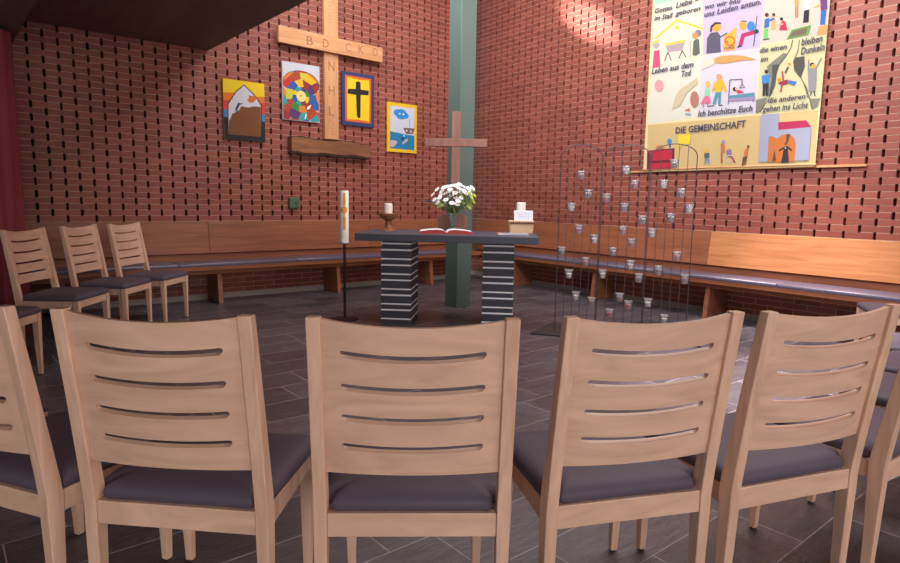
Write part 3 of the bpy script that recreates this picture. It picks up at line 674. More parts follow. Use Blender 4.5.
def pad(at, rz, a, b, side, label, group):
    L = (b - a) - 0.008
    t = MB()
    y0, y1 = 0.075, 0.435
    rings = []
    for z, ins in ((0.0, 0.004), (0.008, 0.0), (0.028, 0.0), (0.037, 0.006), (0.040, 0.016)):
        rings.append([(-L / 2 + ins, y0 + ins, z), (L / 2 - ins, y0 + ins, z), (L / 2 - ins, y1 - ins, z), (-L / 2 + ins, y1 - ins, z)])
    t.loft(rings)
    o = t.build('seat_pad', M['bench_leather'], None, at((a + b) / 2, 0, 0.4375), rz, smooth=True)
    tag(o, label, 'cushion', group)
for a, b, l in ((4.84, 6.2, 'dark purple seat pad on the left bench, end pad behind the three chairs'),
                (3.46, 4.84, 'dark purple seat pad on the left bench, second from the curtain'),
                (2.08, 3.46, 'dark purple seat pad on the left bench, behind the tall candle'),
                (0.7, 2.08, 'dark purple seat pad on the left bench, nearest the brick corner')):
    pad(atL, RZL, a, b, 1, l, 'pads on the left bench')
for a, b, l in ((0.76, 2.14, 'purple seat pad on the right bench, nearest the brick corner'),
                (2.14, 3.52, 'purple seat pad on the right bench, behind the tealight rack'),
                (3.52, 4.906, 'purple seat pad on the right bench, just right of the tealight rack'),
                (4.906, 6.28, 'shiny lilac seat pad at the right end of the right bench in view')):
    pad(atR, RZR, a, b, -1, l, 'pads on the right bench')

# ------------------------------------------------------------------ altar
AX, AY = -0.012, 6.19
t = thing('altar_table', 'dark slate altar with two white-striped block legs', 'altar', (AX, AY, 0), math.radians(-5.5))
mb = MB(); mb.box(-0.842, 0.856, -0.455, 0.455, 0.832, 0.9); mb.build('tabletop', M['slate'], t, bevel=0.004)
def altar_leg(x0, x1):
    mb = MB(); z = 0.0; y0, y1 = 6.0 - AY, 6.46 - AY
    hs = [0.050, 0.0765, 0.0475, 0.0765, 0.0475, 0.0765, 0.0475, 0.0765, 0.0475, 0.0765, 0.050]
    wl = 0.0165; k = 0
    tot = sum(hs) + wl * len(hs); f = (0.832 - 0.03) / tot
    for h in hs:
        j = 0.0025 * (1 if k % 2 else -1)
        mb.box(x0 - AX - j, x1 - AX + j, y0 - j, y1 + j, z, z + h * f, 0); z += h * f
        mb.box(x0 - AX, x1 - AX, y0, y1, z, z + wl * f, 1); z += wl * f; k += 1
    mb.box(x0 - AX + 0.01, x1 - AX - 0.01, y0 + 0.01, y1 - 0.01, z, 0.832, 0)
    mb.build('leg', [M['slate'], M['white_joint']], t)
altar_leg(-0.657, -0.363); altar_leg(0.332, 0.628)

# things on the altar
TZ = 0.9
t = thing('candle_holder', 'turned brown wooden candle bowl on a flared foot, left on the altar', 'candle holder', (-0.642, 6.43, TZ))
mb = MB(); mb.lathe([(0.001, 0), (0.082, 0.0), (0.080, 0.008), (0.052, 0.024), (0.034, 0.05), (0.030, 0.085), (0.034, 0.105)], seg=28); mb.build('foot', M['turned'], t, smooth=True)
mb = MB(); mb.lathe([(0.03, 0.1), (0.06, 0.118), (0.085, 0.14), (0.098, 0.17), (0.098, 0.176), (0.092, 0.176), (0.078, 0.15), (0.05, 0.14), (0.001, 0.138)], seg=28); mb.build('bowl', M['turned'], t, smooth=True)
def candle(name, label, loc, r, h, group=None):
    t = thing(name, label, 'candle', loc, 0, group)
    mb = MB(); mb.lathe([(0.001, 0), (r, 0), (r, h - 0.006), (r - 0.006, h), (r - 0.012, h - 0.003), (0.001, h - 0.006)], seg=24); mb.build('wax', M['wax'], t, smooth=True)
    mb = MB(); mb.tube([(0, 0, h - 0.008), (0.001, 0, h + 0.006)], 0.0015, 6); mb.build('wick', M['glide'], t)
    return t
candle('pillar_candle', 'short white pillar candle in the turned wooden bowl', (-0.642, 6.43, TZ + 0.1395), 0.042, 0.135)

# standing cross
t = thing('altar_cross', 'reddish-brown standing wooden cross on a chamfered base, at the back of the altar', 'cross', (0.02, 6.55, TZ))
mb = MB(); prof = [(-0.157, 0), (0.157, 0), (0.157, 0.13), (0.105, 0.18), (-0.105, 0.18), (-0.157, 0.13)]
mb.loft([[(x, -0.025, z) for x, z in prof], [(x, 0.04, z) for x, z in prof]]); mb.build('base', M['rosewood'], t, bevel=0.003)
mb = MB(); mb.box(-0.028, 0.060, -0.012, 0.03, 0.18, 1.215); mb.build('upright', M['rosewood'], t, bevel=0.003)
mb = MB(); mb.box(-0.300, 0.335, -0.018, 0.036, 0.865, 0.945); mb.build('crossbar', M['rosewood'], t, bevel=0.003)

# vase and flowers
VX, VY = 0.015, 6.36
t = thing('glass_vase', 'clear glass vase of white flowers on the altar behind the open book', 'vase', (VX, VY, TZ))
mb = MB(); mb.lathe([(0.001, 0), (0.034, 0), (0.036, 0.02), (0.040, 0.08), (0.052, 0.15), (0.062, 0.19), (0.0595, 0.19), (0.049, 0.15), (0.036, 0.08), (0.03, 0.02), (0.001, 0.015)], seg=24)
mb.build('body', M['vase_glass'], t, smooth=True)
BO = Vector((VX, VY, TZ + 0.018))
bouquet = thing('bouquet', 'bouquet of white daisies with yellow-green filler in the glass vase on the altar', 'flowers', BO)
def daisy(i, tip, rad, yellow=False):
    base = Vector((VX + random.uniform(-0.014, 0.014), VY + random.uniform(-0.014, 0.014), TZ + 0.018))
    tip = Vector(tip)
    d = tip - base; neck = Vector((d.x * 0.25, d.y * 0.25, 0.19))
    mb = MB(); mb.tube([(0, 0, 0), tuple(neck * 0.5), tuple(neck), tuple(d * 0.75 + Vector((0, 0, 0.01))), tuple(d)], 0.0028, 6); mb.xform(Matrix.Translation(base - BO)); stem_mb = mb
    up = Vector((d.x * 0.9, d.y * 0.5 - 0.10, 0.16)).normalized()
    q = up.to_track_quat('Z', 'Y').to_matrix().to_4x4()
    mb = MB(); mb.ell((0, 0, 0.004), (rad * 0.28, rad * 0.28, 0.007), 1, 8, 4)
    n = 12
    for ring, (rr, lift) in enumerate(((1.0, 0.2), (0.72, 0.5))):
        for k in range(n):
            a = 2 * PI * (k + ring * 0.5) / n; w = rad * 0.24
            ca, sa = math.cos(a), math.sin(a); r1, r2 = rad * 0.2, rad * rr
            z1, z2 = 0.002 + ring * 0.003, lift * rad * 0.5
            mid = (r1 + r2) / 2
            P = lambda r, s, z: (r * ca - s * sa, r * sa + s * ca, z)
            th = 0.0012
            vs = [P(r1, -w * .4, z1), P(mid, -w, (z1 + z2) / 2 + .002), P(r2, 0, z2), P(mid, w, (z1 + z2) / 2 + .002), P(r1, w * .4, z1)]
            mb.loft([vs, [(p[0], p[1], p[2] + th) for p in vs]], 0)
    mb.xform(Matrix.Translation(base - BO + d) @ q)
    hd = mb.build('yellow_blossom' if yellow else 'white_flower', [M['lime'] if yellow else M['petal'], M['yolk']], bouquet)
    stem_mb.build('stem', M['stem'], hd, smooth=True)
def vp(px, py): return (VX + (px - 453) * 0.0101, VY, TZ + 0.29 + (206 - py) * 0.0101)
wpos = [(433, 198), (437, 193), (444, 191), (440, 201), (446, 197), (450, 193), (455, 189), (459, 188), (464, 190), (449, 200), (455, 196), (460, 195), (442, 195), (456, 201), (465, 196), (472, 191), (435, 203), (446, 203), (451, 189), (461, 201), (438, 206), (444, 208), (452, 206), (457, 207), (449, 195), (468, 192), (470, 196), (447, 190), (459, 192), (452, 198), (441, 198), (464, 194), (458, 204)]
for i, (a, b) in enumerate(wpos):
    p = vp(a, b); daisy(i, (p[0], p[1] + random.uniform(-0.10, 0.08), p[2]), random.uniform(0.030, 0.039))
for i, (a, b) in enumerate([(468, 196), (471, 200), (466, 202), (473, 204), (469, 210), (463, 199), (474, 198), (467, 206), (462, 205), (440, 209)]):
    p = vp(a, b); daisy(i, (p[0], p[1] + random.uniform(-0.08, 0.04), p[2]), random.uniform(0.028, 0.038), True)
def sprig(lab, pts, leaves, mat, grp=None):
    t = bpy.data.objects.new('leaf_sprig', None); C.objects.link(t); t.parent = bouquet
    pts = [Vector(p) - Vector((VX, VY, TZ + 0.018)) for p in pts]
    mb = MB(); mb.tube([tuple(p) for p in pts], 0.0025, 6); mb.build('stem', M['stem'], t, smooth=True)
    for (c, L, w, a, tilt) in leaves:
        c = Vector(c) - Vector((VX, VY, TZ + 0.018)); d = Vector((math.cos(a), 0.15, math.sin(a)))
        nrm = Vector((-math.sin(a), -tilt, math.cos(a)))
        sd = d.cross(nrm).normalized()
        rows = []
        for k in range(7):
            u = k / 6; ww = w * math.sin(PI * min(u * 0.92 + 0.06, 1)); rows.append((c + d * L * u + Vector((0, 0, -0.02 * u * u)), ww))
        vs = []
        for p, ww in rows: vs += [tuple(p + sd * ww), tuple(p + Vector((0, 0, 0.003))), tuple(p - sd * ww)]
        fs = [(3 * k + i, 3 * k + i + 1, 3 * k + i + 4, 3 * k + i + 3) for k in range(6) for i in range(2)]
        mb = MB(); mb.add(vs, fs); o = mb.build('leaf', mat, t, smooth=True)
        s = o.modifiers.new('thickness', 'SOLIDIFY'); s.thickness = 0.0015
B0 = (VX, VY, TZ + 0.018); N0 = (VX, VY, TZ + 0.2)
sprig('long pale leaf reaching out to the left of the bouquet', [B0, (VX - 0.03, VY, TZ + 0.2), vp(440, 205)], [(vp(440, 205), 0.17, 0.016, PI - 0.15, 0.8)], M['steel'])
sprig('lime leaf drooping at the lower left of the bouquet', [B0, (VX - 0.03, VY, TZ + 0.19), vp(442, 204)], [(vp(442, 204), 0.13, 0.016, PI + 0.35, 0.6), (vp(443, 203), 0.09, 0.018, PI + 0.8, 0.5)], M['lime'])
rl = []
for i in range(16):
    a = random.uniform(0.2, PI - 0.2); c = vp(random.uniform(442, 466), random.uniform(199, 211))
    rl.append(((c[0], c[1] + random.uniform(-0.08, 0.05), c[2]), random.uniform(0.06, 0.10), random.uniform(0.012, 0.022), a if random.random() < .7 else a + PI, random.uniform(0.2, 0.9)))
sprig('dark green foliage in the middle of the bouquet', [B0, N0, vp(454, 198)], rl[:10], M['leaf'])
sprig('green filler leaves on the right of the bouquet', [B0, N0, vp(463, 201)], [(vp(a, b), 0.08, 0.017, an, 0.5) for a, b, an in ((462, 203, 0.3), (465, 200, 0.9), (466, 205, -0.3), (468, 196, 0.6), (463, 207, -0.9), (470, 202, -1.2))], M['lime'])

# open book
t = thing('open_book', 'open red-covered book lying on the front of the altar', 'book', (-0.05, 6.06, TZ), math.radians(3))
mb = MB(); 
for s in (-1, 1):
    mb.box(min(0, s * 0.262), max(0, s * 0.262), -0.145, 0.145, 0, 0.006)
mb.box(-0.018, 0.018, -0.145, 0.145, 0.0, 0.009)
mb.build('cover', M['red_cover'], t, bevel=0.001)
for s in (-1, 1):
    prof = [(0.004, 0.006), (0.004, 0.016), (0.03, 0.036), (0.08, 0.043), (0.16, 0.038), (0.245, 0.026), (0.252, 0.006)]
    mb = MB(); mb.loft([[(s * x, -0.135, z) for x, z in prof], [(s * x, 0.135, z) for x, z in prof]])
    o = mb.build('page_block', [M['red_cover'], M['paper']], t)
    for p in o.data.polygons: p.material_index = 1 if p.normal.z > 0.3 else 0

# wicker box, card, candle, booklet
t = thing('wicker_box', 'pale woven box with a dark stitched rim on the right end of the altar', 'box', (0.705, 6.33, TZ))
mb = MB(); mb.box(-0.112, 0.112, -0.07, 0.07, 0, 0.105, top=(-0.008, 0.008, -0.004, 0.004)); mb.build('body', M['wicker'], t, bevel=0.006)
mb = MB(); mb.box(-0.124, 0.124, -0.078, 0.078, 0.105, 0.128); mb.build('lid', M['wicker'], t, bevel=0.004)
mb = MB()
for i in range(17):
    x = -0.122 + 0.0148 * i; mb.box(x, x + 0.0125, -0.085, -0.0765, 0.098, 0.113 if i % 2 else 0.119)
mb.build('stitched_trim', M['wicker_dark'], t)
candle('pillar_candle', 'white pillar candle standing on the wicker box behind the white card', (0.703, 6.345, TZ + 0.1285), 0.046, 0.182)
t = thing('text_card', 'white card with faint writing leaning on the candle on the wicker box', 'card', (0.722, 6.268, TZ + 0.1285), 0)
mb = MB(); mb.box(-0.094, 0.094, -0.0015, 0.0015, 0, 0.105)
R_ = Matrix.Rotation(math.radians(-13), 4, 'X')
mb.xform(R_); mb.build('card', M['paper'], t)
mb = MB()
for r in range(4):
    z = 0.078 - r * 0.017; x = -0.06
    while x < 0.058:
        w = random.uniform(0.012, 0.03); pts = [(x + w * k / 5, z + 0.003 * math.sin(k * 2.3 + x * 90)) for k in range(6)]
        poly = pts + [(p[0], p[1] - 0.0028) for p in reversed(pts)]
        mb.add([(p[0], -0.0021, p[1]) for p in poly], [tuple(range(len(poly)))]); x += w + 0.006
mb.xform(R_); mb.build('card_text', M['ink'], t)
t = thing('booklet', 'thin printed booklet lying flat in front of the wicker box', 'booklet', (0.605, 6.10, TZ), math.radians(2))
mb = MB(); mb.box(-0.15, 0.14, -0.10, 0.085, 0, 0.008); mb.build('pages', M['paper'], t)
mb = MB(); mb.box(-0.105, 0.142, -0.102, 0.087, 0.008, 0.0105); mb.build('cover', plain('lilac_grey_cover', (158, 152, 172), 0.4), t)
mb = MB(); mb.box(-0.15, -0.108, -0.07, 0.05, 0.008, 0.012); mb.build('picture', M['orange_tip'], t)

# ------------------------------------------------------------------ tall candle on its iron stand
t = thing('candle_stand', 'tall black iron candle stand left of the altar', 'candle stand', (-1.065, 6.27, 0))
mb = MB(); mb.lathe([(0.001, 0), (0.14, 0), (0.14, 0.008), (0.02, 0.016), (0.001, 0.016)], seg=28); mb.build('base', M['iron'], t, smooth=True)
mb = MB(); mb.lathe([(0.013, 0.014), (0.013, 0.772)], seg=12); mb.build('pole', M['iron'], t, smooth=True)
mb = MB(); mb.lathe([(0.001, 0.77), (0.05, 0.77), (0.082, 0.777), (0.082, 0.781), (0.001, 0.781)], seg=28); mb.build('drip_plate', M['steel'], t, smooth=True)
t = thing('paschal_candle', 'tall white candle with an amber cross, on the iron stand', 'candle', (-1.065, 6.27, 0.7815))
cr = 0.043
mb = MB(); mb.lathe([(0.001, 0), (cr, 0), (cr, 0.508), (cr - 0.004, 0.514), (0.03, 0.512), (0.001, 0.506)], seg=32); mb.build('wax', M['wax'], t, smooth=True)
def wrap(pts, r):  # flat relief wrapped on the candle's front
    out = []
    for x, z in pts:
        a = x / cr - PI / 2 + 0.13; out.append((r * math.cos(a), r * math.sin(a), z))
    return out
mb = MB()
def relief(pts):
    n = len(pts); mb.loft([wrap(pts, cr - 0.001), wrap(pts, cr + 0.003)])
for k in range(6): 
    z = 0.13 + k * 0.06; w = 0.010 + 0.004 * math.sin(k * 1.7 + 0.5); relief([(-w, z), (w, z), (w * 1.15, z + 0.06), (-w * 0.9, z + 0.06)])
N = 20
for k in range(N):
    a0, a1 = 2 * PI * k / N, 2 * PI * (k + 1) / N
    relief([(0.032 * math.cos(a0), 0.325 + 0.034 * math.sin(a0)), (0.032 * math.cos(a1), 0.325 + 0.034 * math.sin(a1)), (0.016 * math.cos(a1), 0.325 + 0.017 * math.sin(a1)), (0.016 * math.cos(a0), 0.325 + 0.017 * math.sin(a0))])
for x in (-0.03, -0.015, 0, 0.015): relief([(x, 0.318), (x + 0.015, 0.318), (x + 0.015, 0.332), (x, 0.332)])
mb.build('cross_relief', M['gold_wax'], t)
mb = MB(); mb.tube([(0, 0, 0.5), (0, 0, 0.52)], 0.0018, 6); mb.build('wick', M['glide'], t)

# ------------------------------------------------------------------ tealight rack
RA = [Vector((0.987, 5.79, 0)), Vector((1.364, 5.76, 0)), Vector((1.755, 5.62, 0)), Vector((2.122, 5.50, 0))]
ORG = Vector((1.55, 5.68, 0))
rack = thing('tealight_rack', 'dark wire rack of three rounded arches holding tealight glasses, right of the altar', 'candle rack', ORG, 0)
SPR, RISE, BASE = 1.632, 0.108, 0.016
mb = MB(); d = (RA[3] - RA[0]).normalized(); n = Vector((-d.y, d.x, 0))
q = [RA[0] - d * 0.2 - n * 0.16, RA[3] + d * 0.1 - n * 0.22, RA[3] + d * 0.1 + n * 0.28, RA[0] - d * 0.05 + n * 0.45]
q = [p - ORG for p in q]
mb.loft([[(p.x, p.y, 0) for p in q], [(p.x, p.y, BASE) for p in q]]); mb.build('base_plate', plain('dark_plate', (48, 44, 47), 0.5), rack, bevel=0.003)
UP = Vector((0, 0, 1))
for k in range(3):
    a, b = RA[k] - ORG, RA[k + 1] - ORG; d = (b - a); L = d.length; d.normalize()
    a2, b2 = a + d * 0.006, b - d * 0.006; L2 = (b2 - a2).length
    mb = MB(); pts = [a2 + UP * BASE, a2 + UP * SPR]
    for i in range(1, 20):
        th = PI - PI * i / 20
        pts.append((a2 + b2) / 2 + d * (L2 / 2 * math.cos(th)) + UP * (SPR + RISE * math.sin(th)))
    pts += [b2 + UP * SPR, b2 + UP * BASE]
    mb.tube([tuple(p) for p in pts], 0.0042, 8); mb.build('arch_frame', M['wire'], rack, smooth=True)
    for i in range(1, 5):
        p = a2 + d * (L2 * i / 5); u = abs(2 * i / 5 - 1); zt = SPR + RISE * math.sqrt(1 - u * u)
        mb = MB(); mb.tube([tuple(p + UP * BASE), tuple(p + UP * zt)], 0.0028, 6); mb.build('bar', M['wire'], rack, smooth=True)
cup = MB()
cup.lathe([(0.001, -0.050), (0.024, -0.050), (0.028, -0.046), (0.033, 0.014), (0.041, 0.026), (0.041, 0.029), (0.037, 0.029), (0.030, 0.014), (0.025, -0.042), (0.001, -0.044)], seg=16)
wax = MB(); wax.lathe([(0.001, -0.0435), (0.0238, -0.0435), (0.0275, -0.006), (0.024, -0.0075), (0.001, -0.0155)], seg=14)
wick = MB(); wick.tube([(0, 0, -0.016), (0.001, 0, -0.006)], 0.0012, 5)
protos = {}
ordn = ['topmost', 'second from the top', 'third from the top', 'fourth from the top', 'fifth from the top', 'sixth from the top', 'seventh from the top', 'eighth from the top', 'ninth from the top', 'tenth from the top', 'eleventh from the top', 'twelfth from the top', 'thirteenth from the top', 'fourteenth from the top', 'lowest']
ringm = None
for k in range(3):
    lst = sorted([v for v in VOTIVES if v[0] == k], key=lambda v: -v[2])
    d = (RA[k + 1] - RA[k]); L = d.length; d.normalize(); n = Vector((d.y, -d.x, 0))
    g = (L - 0.012) / 5
    for i, (_, tt, z, c) in enumerate(lst):
        slot = min(4, max(0, round((tt - 0.006) / g - 0.5 - 0.12)))
        pos = RA[k] + d * (0.006 + g * (slot + 0.5)) + UP * z
        j = len(lst) - 1 - i; word = ordn[i] if i <= j else ('lowest' if j == 0 else ordn[j].replace('the top', 'the bottom'))
        cw = {'r': 'red', 'w': 'white', 'd': 'dark burnt'}[c]
        lab = '%s tealight glass, %s on the %s arch of the wire rack' % (cw, word, ('left', 'middle', 'right')[k])
        rz = math.atan2(d.y, d.x)
        if c not in protos:
            t = thing('tealight_glass', lab, 'tealight', pos, rz, 'tealight glasses on the wire rack')
            cup.build('glass', M['glass'], t, smooth=True)
            wax.build('candle', {'r': M['wax_red'], 'w': M['wax'], 'd': M['wax_dark']}[c], t, smooth=True)
            wick.build('wick', M['glide'], t)
            protos[c] = t
        else:
            t = dup(protos[c], pos, rz, lab)
        # wire ring between two bars carries each glass under its rim
        if ringm is None:
            mb = MB(); R0 = 0.0365
            mb.tube([(R0 * math.cos(2 * PI * j / 16), R0 * math.sin(2 * PI * j / 16), 0) for j in range(17)], 0.002, 5)
            ro = mb.build('ring', M['wire'], rack, smooth=True); ringm = ro
        else:
            ro = ringm.copy(); C.objects.link(ro)
        ro.parent = rack; ro.location = pos + UP * 0.013 - ORG

# ------------------------------------------------------------------ chairs
def make_chair(label):
    t = thing('wooden_chair', label, 'chair', (0, 0, 0), 0, 'beech chairs with purple seats')
    def lean(z): return 0.0 if z < 0.41 else -0.075 * ((z - 0.41) / 0.53) ** 1.12
    for s in (-1, 1):
        mb = MB(); rings = []
        for z, dep, wd in ((0.006, 0.028, 0.028), (0.2, 0.036, 0.032), (0.36, 0.046, 0.034), (0.41, 0.048, 0.034), (0.46, 0.047, 0.034), (0.55, 0.043, 0.034), (0.7, 0.038, 0.034), (0.85, 0.033, 0.034), (0.947, 0.030, 0.034)):
            y = lean(z) + (0.012 * (1 - z / 0.36) if z < 0.36 else 0)
            xo = s * 0.251; xi = s * (0.251 - wd)
            rings.append([(xi, y, z), (xo, y, z), (xo, y + dep, z), (xi, y + dep, z)])
        mb.loft(rings); o = mb.build('rear_leg', M['beech'], t, bevel=0.0025, smooth=True)
        mb = MB(); mb.lathe([(0.010, 0), (0.011, 0.006)], s * 0.237, 0.026, 10); mb.build('glide', M['glide'], o)
    for s in (-1, 1):
        mb = MB(); rings = []
        for z, w in ((0.006, 0.024), (0.30, 0.038), (0.425, 0.042)):
            xo = s * (0.230 - 0.014 * (1 - z / 0.43)); xi = xo - s * w; y1 = 0.445 - 0.002 * (1 - z / 0.43); y0 = y1 - w
            rings.append([(xi, y0, z), (xo, y0, z), (xo, y1, z), (xi, y1, z)])
        mb.loft(rings); o = mb.build('front_leg', M['beech'], t, bevel=0.0025)
        mb = MB(); mb.lathe([(0.009, 0), (0.010, 0.006)], s * 0.204, 0.431, 10); mb.build('glide', M['glide'], o)
    mb = MB(); mb.box(-0.2165, 0.2165, 0.004, 0.026, 0.361, 0.425); mb.build('rear_apron', M['beech_panel'], t, bevel=0.002)
    mb = MB(); mb.box(-0.188, 0.188, 0.418, 0.440, 0.370, 0.425); mb.build('front_apron', M['beech_panel'], t, bevel=0.002)
    for s in (-1, 1):
        mb = MB(); x = s * 0.228; xr = s * 0.243
        mb.add([(xr, 0.048, 0.365), (xr - s * .022, 0.048, 0.365), (x - s * .022, 0.398, 0.370), (x, 0.398, 0.370),
                (xr, 0.048, 0.425), (xr - s * .022, 0.048, 0.425), (x - s * .022, 0.398, 0.425), (x, 0.398, 0.425)],
               [(0, 1, 2, 3), (7, 6, 5, 4), (0, 4, 5, 1), (1, 5, 6, 2), (2, 6, 7, 3), (3, 7, 4, 0)])
        mb.build('side_apron', M['beech'], t, bevel=0.002)
    # curved backrest with four slots
    W = 0.2172; us = [-W, -0.2, -0.185, -0.1745, -0.1735, -0.171, -0.166, -0.15, -0.12, -0.08, -0.04, 0, 0.04, 0.08, 0.12, 0.15, 0.166, 0.171, 0.1735, 0.1745, 0.185, 0.2, W]
    zs = [0.614, 0.692, 0.772, 0.856]; hh = 0.0064; SL = 0.1745
    def sh(u):
        e = SL - abs(u)
        if e <= 0: return 0.0002
        return 0.0004 + hh * math.sqrt(max(0, 1 - (1 - min(e / hh, 1)) ** 2))
    rows = []
    top = lambda u: 0.942 - 0.017 * (1 - (u / W) ** 2)
    bot = lambda u: 0.541 + 0.002 * (1 - (u / W) ** 2)
    rows.append(bot)
    for zc, dp in zip(zs, (0.005, 0.007, 0.008, 0.011)):
        f = lambda u, zc=zc, dp=dp: zc + 0.004 - dp * (1 - (u / SL) ** 2)
        rows.append(lambda u, f=f: f(u) - sh(u)); rows.append(lambda u, f=f: f(u) + sh(u))
    rows.append(top)
    nu = len(us); vs = []; fs = []
    th = 0.015
    for side in (0, 1):
        for r in rows:
            for u in us:
                z = r(u) - (0.0045 if side == 0 and rows.index(r) in (1, 3, 5, 7) and abs(u) < SL - 0.004 else 0); b = 0.026 * (1 - (u / W) ** 2)
                vs.append((u, lean(z) + 0.011 - b + side * th, z))
    NR_ = len(rows)
    idx = lambda s, j, i: s * NR_ * nu + j * nu + i
    hole = set()
    for j in range(NR_ - 1):
        for i in range(nu - 1):
            if j % 2 == 1 and abs(us[i]) <= SL and abs(us[i + 1]) <= SL: hole.add((j, i))
    for j in range(NR_ - 1):
        for i in range(nu - 1):
            if (j, i) in hole:
                for (dj, di, e) in ((-1, 0, ((j, i), (j, i + 1))), (1, 0, ((j + 1, i), (j + 1, i + 1))), (0, -1, ((j, i), (j + 1, i))), (0, 1, ((j, i + 1), (j + 1, i + 1)))):
                    if (j + dj, i + di) not in hole:
                        fs.append((idx(0, *e[0]), idx(0, *e[1]), idx(1, *e[1]), idx(1, *e[0])))
                continue
            fs.append((idx(0, j, i), idx(0, j, i + 1), idx(0, j + 1, i + 1), idx(0, j + 1, i)))
            fs.append((idx(1, j, i + 1), idx(1, j, i), idx(1, j + 1, i), idx(1, j + 1, i + 1)))
    for i in range(nu - 1):
        for j in (0, NR_ - 1): fs.append((idx(0, j, i), idx(0, j, i + 1), idx(1, j, i + 1), idx(1, j, i)))
    for j in range(NR_ - 1):
        for i in (0, nu - 1): fs.append((idx(0, j, i), idx(0, j + 1, i), idx(1, j + 1, i), idx(1, j, i)))
    mb = MB(); mb.add(vs, fs); mb.build('backrest', M['beech_panel'], t, smooth=True)
    # padded seat
    def outline(ins):
        p = []
        base = [(-0.207, 0.012, 0.012), (0.207, 0.012, 0.012), (0.209, 0.052, 0.002), (0.242, 0.056, 0.008), (0.243, 0.449, 0.03), (-0.243, 0.449, 0.03), (-0.242, 0.056, 0.008), (-0.209, 0.052, 0.002)]
        n = len(base)
        for k, (x, y, r) in enumerate(base):
            x0, y0, _ = base[k - 1]; x1, y1, _ = base[(k + 1) % n]
            a = Vector((x0 - x, y0 - y)).normalized(); b = Vector((x1 - x, y1 - y)).normalized(); c = Vector((x, y))
            for q in range(4):
                w = q / 3.0
                pt = (1 - w) ** 2 * (c + a * r) + 2 * w * (1 - w) * c + w * w * (c + b * r)
                fx = 1 - ins / 0.24; fy = 1 - ins / 0.22
                p.append((pt.x * fx, 0.23 + (pt.y - 0.23) * fy))
        return p
    rings = [[(x, y, z) for x, y in outline(i)] for z, i in ((0.4255, 0.005), (0.432, 0.001), (0.441, 0.0), (0.450, 0.002), (0.459, 0.008), (0.466, 0.019), (0.471, 0.036), (0.474, 0.06), (0.476, 0.11))]
    mb = MB(); mb.loft(rings); mb.build('seat_cushion', M['leather'], t, smooth=True)
    return t
D_ = math.radians
CH_POS = [
    (-0.086, 1.507, 2.2, 'central beech chair of the front row, seen squarely from behind before the altar'),
    (0.506, 1.611, 14.8, 'front-row beech chair seen from behind, just right of the central one'),
    (1.037, 1.757, 20.3, 'front-row beech chair seen from behind, second to the right of the central one'),
    (1.577, 1.997, 32.3, 'front-row beech chair cut off by the right edge of the photo'),
    (-0.701, 1.523, -6.1, 'front-row beech chair seen from behind, just left of the central one'),
    (-1.283, 1.645, -20.8, 'front-row beech chair cut off by the left edge, its right back post showing'),
    (-1.93, 2.02, -40, 'beech chair hidden behind the leftmost front-row chair, only a seat corner showing'),
    (-3.097, 6.049, -94, 'beech chair facing right by the left wall, farthest of three, nearest the bench'),
    (-3.193, 5.477, -90.5, 'beech chair facing right by the left wall, middle one of three'),
    (-3.21, 4.792, -88, 'beech chair facing right in front of the maroon curtain, nearest of three'),
    (-3.175, 3.885, -86, 'beech chair at the left edge, only seat front and one leg showing'),
    (2.125, 2.395, 42, 'chair at the right edge, nearest of the purple seats behind the front row'),
    (2.57, 2.845, 49, 'chair at the right edge, middle one of the purple seats behind the front row'),
    (2.94, 3.345, 55, 'chair at the right edge, farthest of the purple seats behind the front row'),
    (3.633, 4.634, 70, 'chair beside the right bench, purple seat corner and one pale leg showing'),
]
c0 = make_chair(CH_POS[0][3])
c0.location = (CH_POS[0][0], CH_POS[0][1], 0); c0.rotation_euler = (0, 0, D_(CH_POS[0][2]))
for x, y, r, lab in CH_POS[1:]:
    dup(c0, (x, y, 0), D_(r), lab)

# ------------------------------------------------------------------ on the left wall
# local x runs to the viewer's left; pictures are drawn with u to the right, v up (0..1)
def picture(label, s_c, z_c, w, h, bg, shapes, frame=None, off=0.012, depth=0.025):
    t = thing('painting', label, 'painting', atL(s_c, off, z_c - h / 2), RZL, 'paintings on the left brick wall')
    mb = MB(); mb.box(-w / 2, w / 2, 0, depth, 0, h)
    mb.build('canvas', paint([v * 0.9 for v in (frame or bg)]), t, bevel=0.002)
    mats = []; mb = MB()
    def mi(c):
        m = paint([v * 0.9 for v in c])
        if m not in mats: mats.append(m)
        return mats.index(m)
    for k, (c, pts) in enumerate(shapes):
        mb.flat([(w / 2 - w * u, h * v) for u, v in pts], depth + 0.0006 + 0.00012 * k, mi(c))
    mb.build('picture', mats, t)
    return t
def el(cx, cy, rx, ry, n=16, a0=0.0): return [(cx + rx * math.cos(a0 + 2 * PI * i / n), cy + ry * math.sin(a0 + 2 * PI * i / n)) for i in range(n)]
def ln(x0, y0, x1, y1, w):
    d = Vector((x1 - x0, (y1 - y0) * 1.4)); d.normalize(); n = Vector((-d.y, d.x)) * w / 2
    return [(x0 + n.x, y0 + n.y / 1.4), (x1 + n.x, y1 + n.y / 1.4), (x1 - n.x, y1 - n.y / 1.4), (x0 - n.x, y0 - n.y / 1.4)]
arch_o = [(0.085, 0.08), (0.905, 0.08), (0.93, 0.62), (0.78, 0.78), (0.50, 0.945), (0.30, 0.82), (0.10, 0.60)]
arch_i = [(0.10, 0.085), (0.89, 0.085), (0.905, 0.615), (0.765, 0.765), (0.50, 0.925), (0.315, 0.805), (0.118, 0.59)]
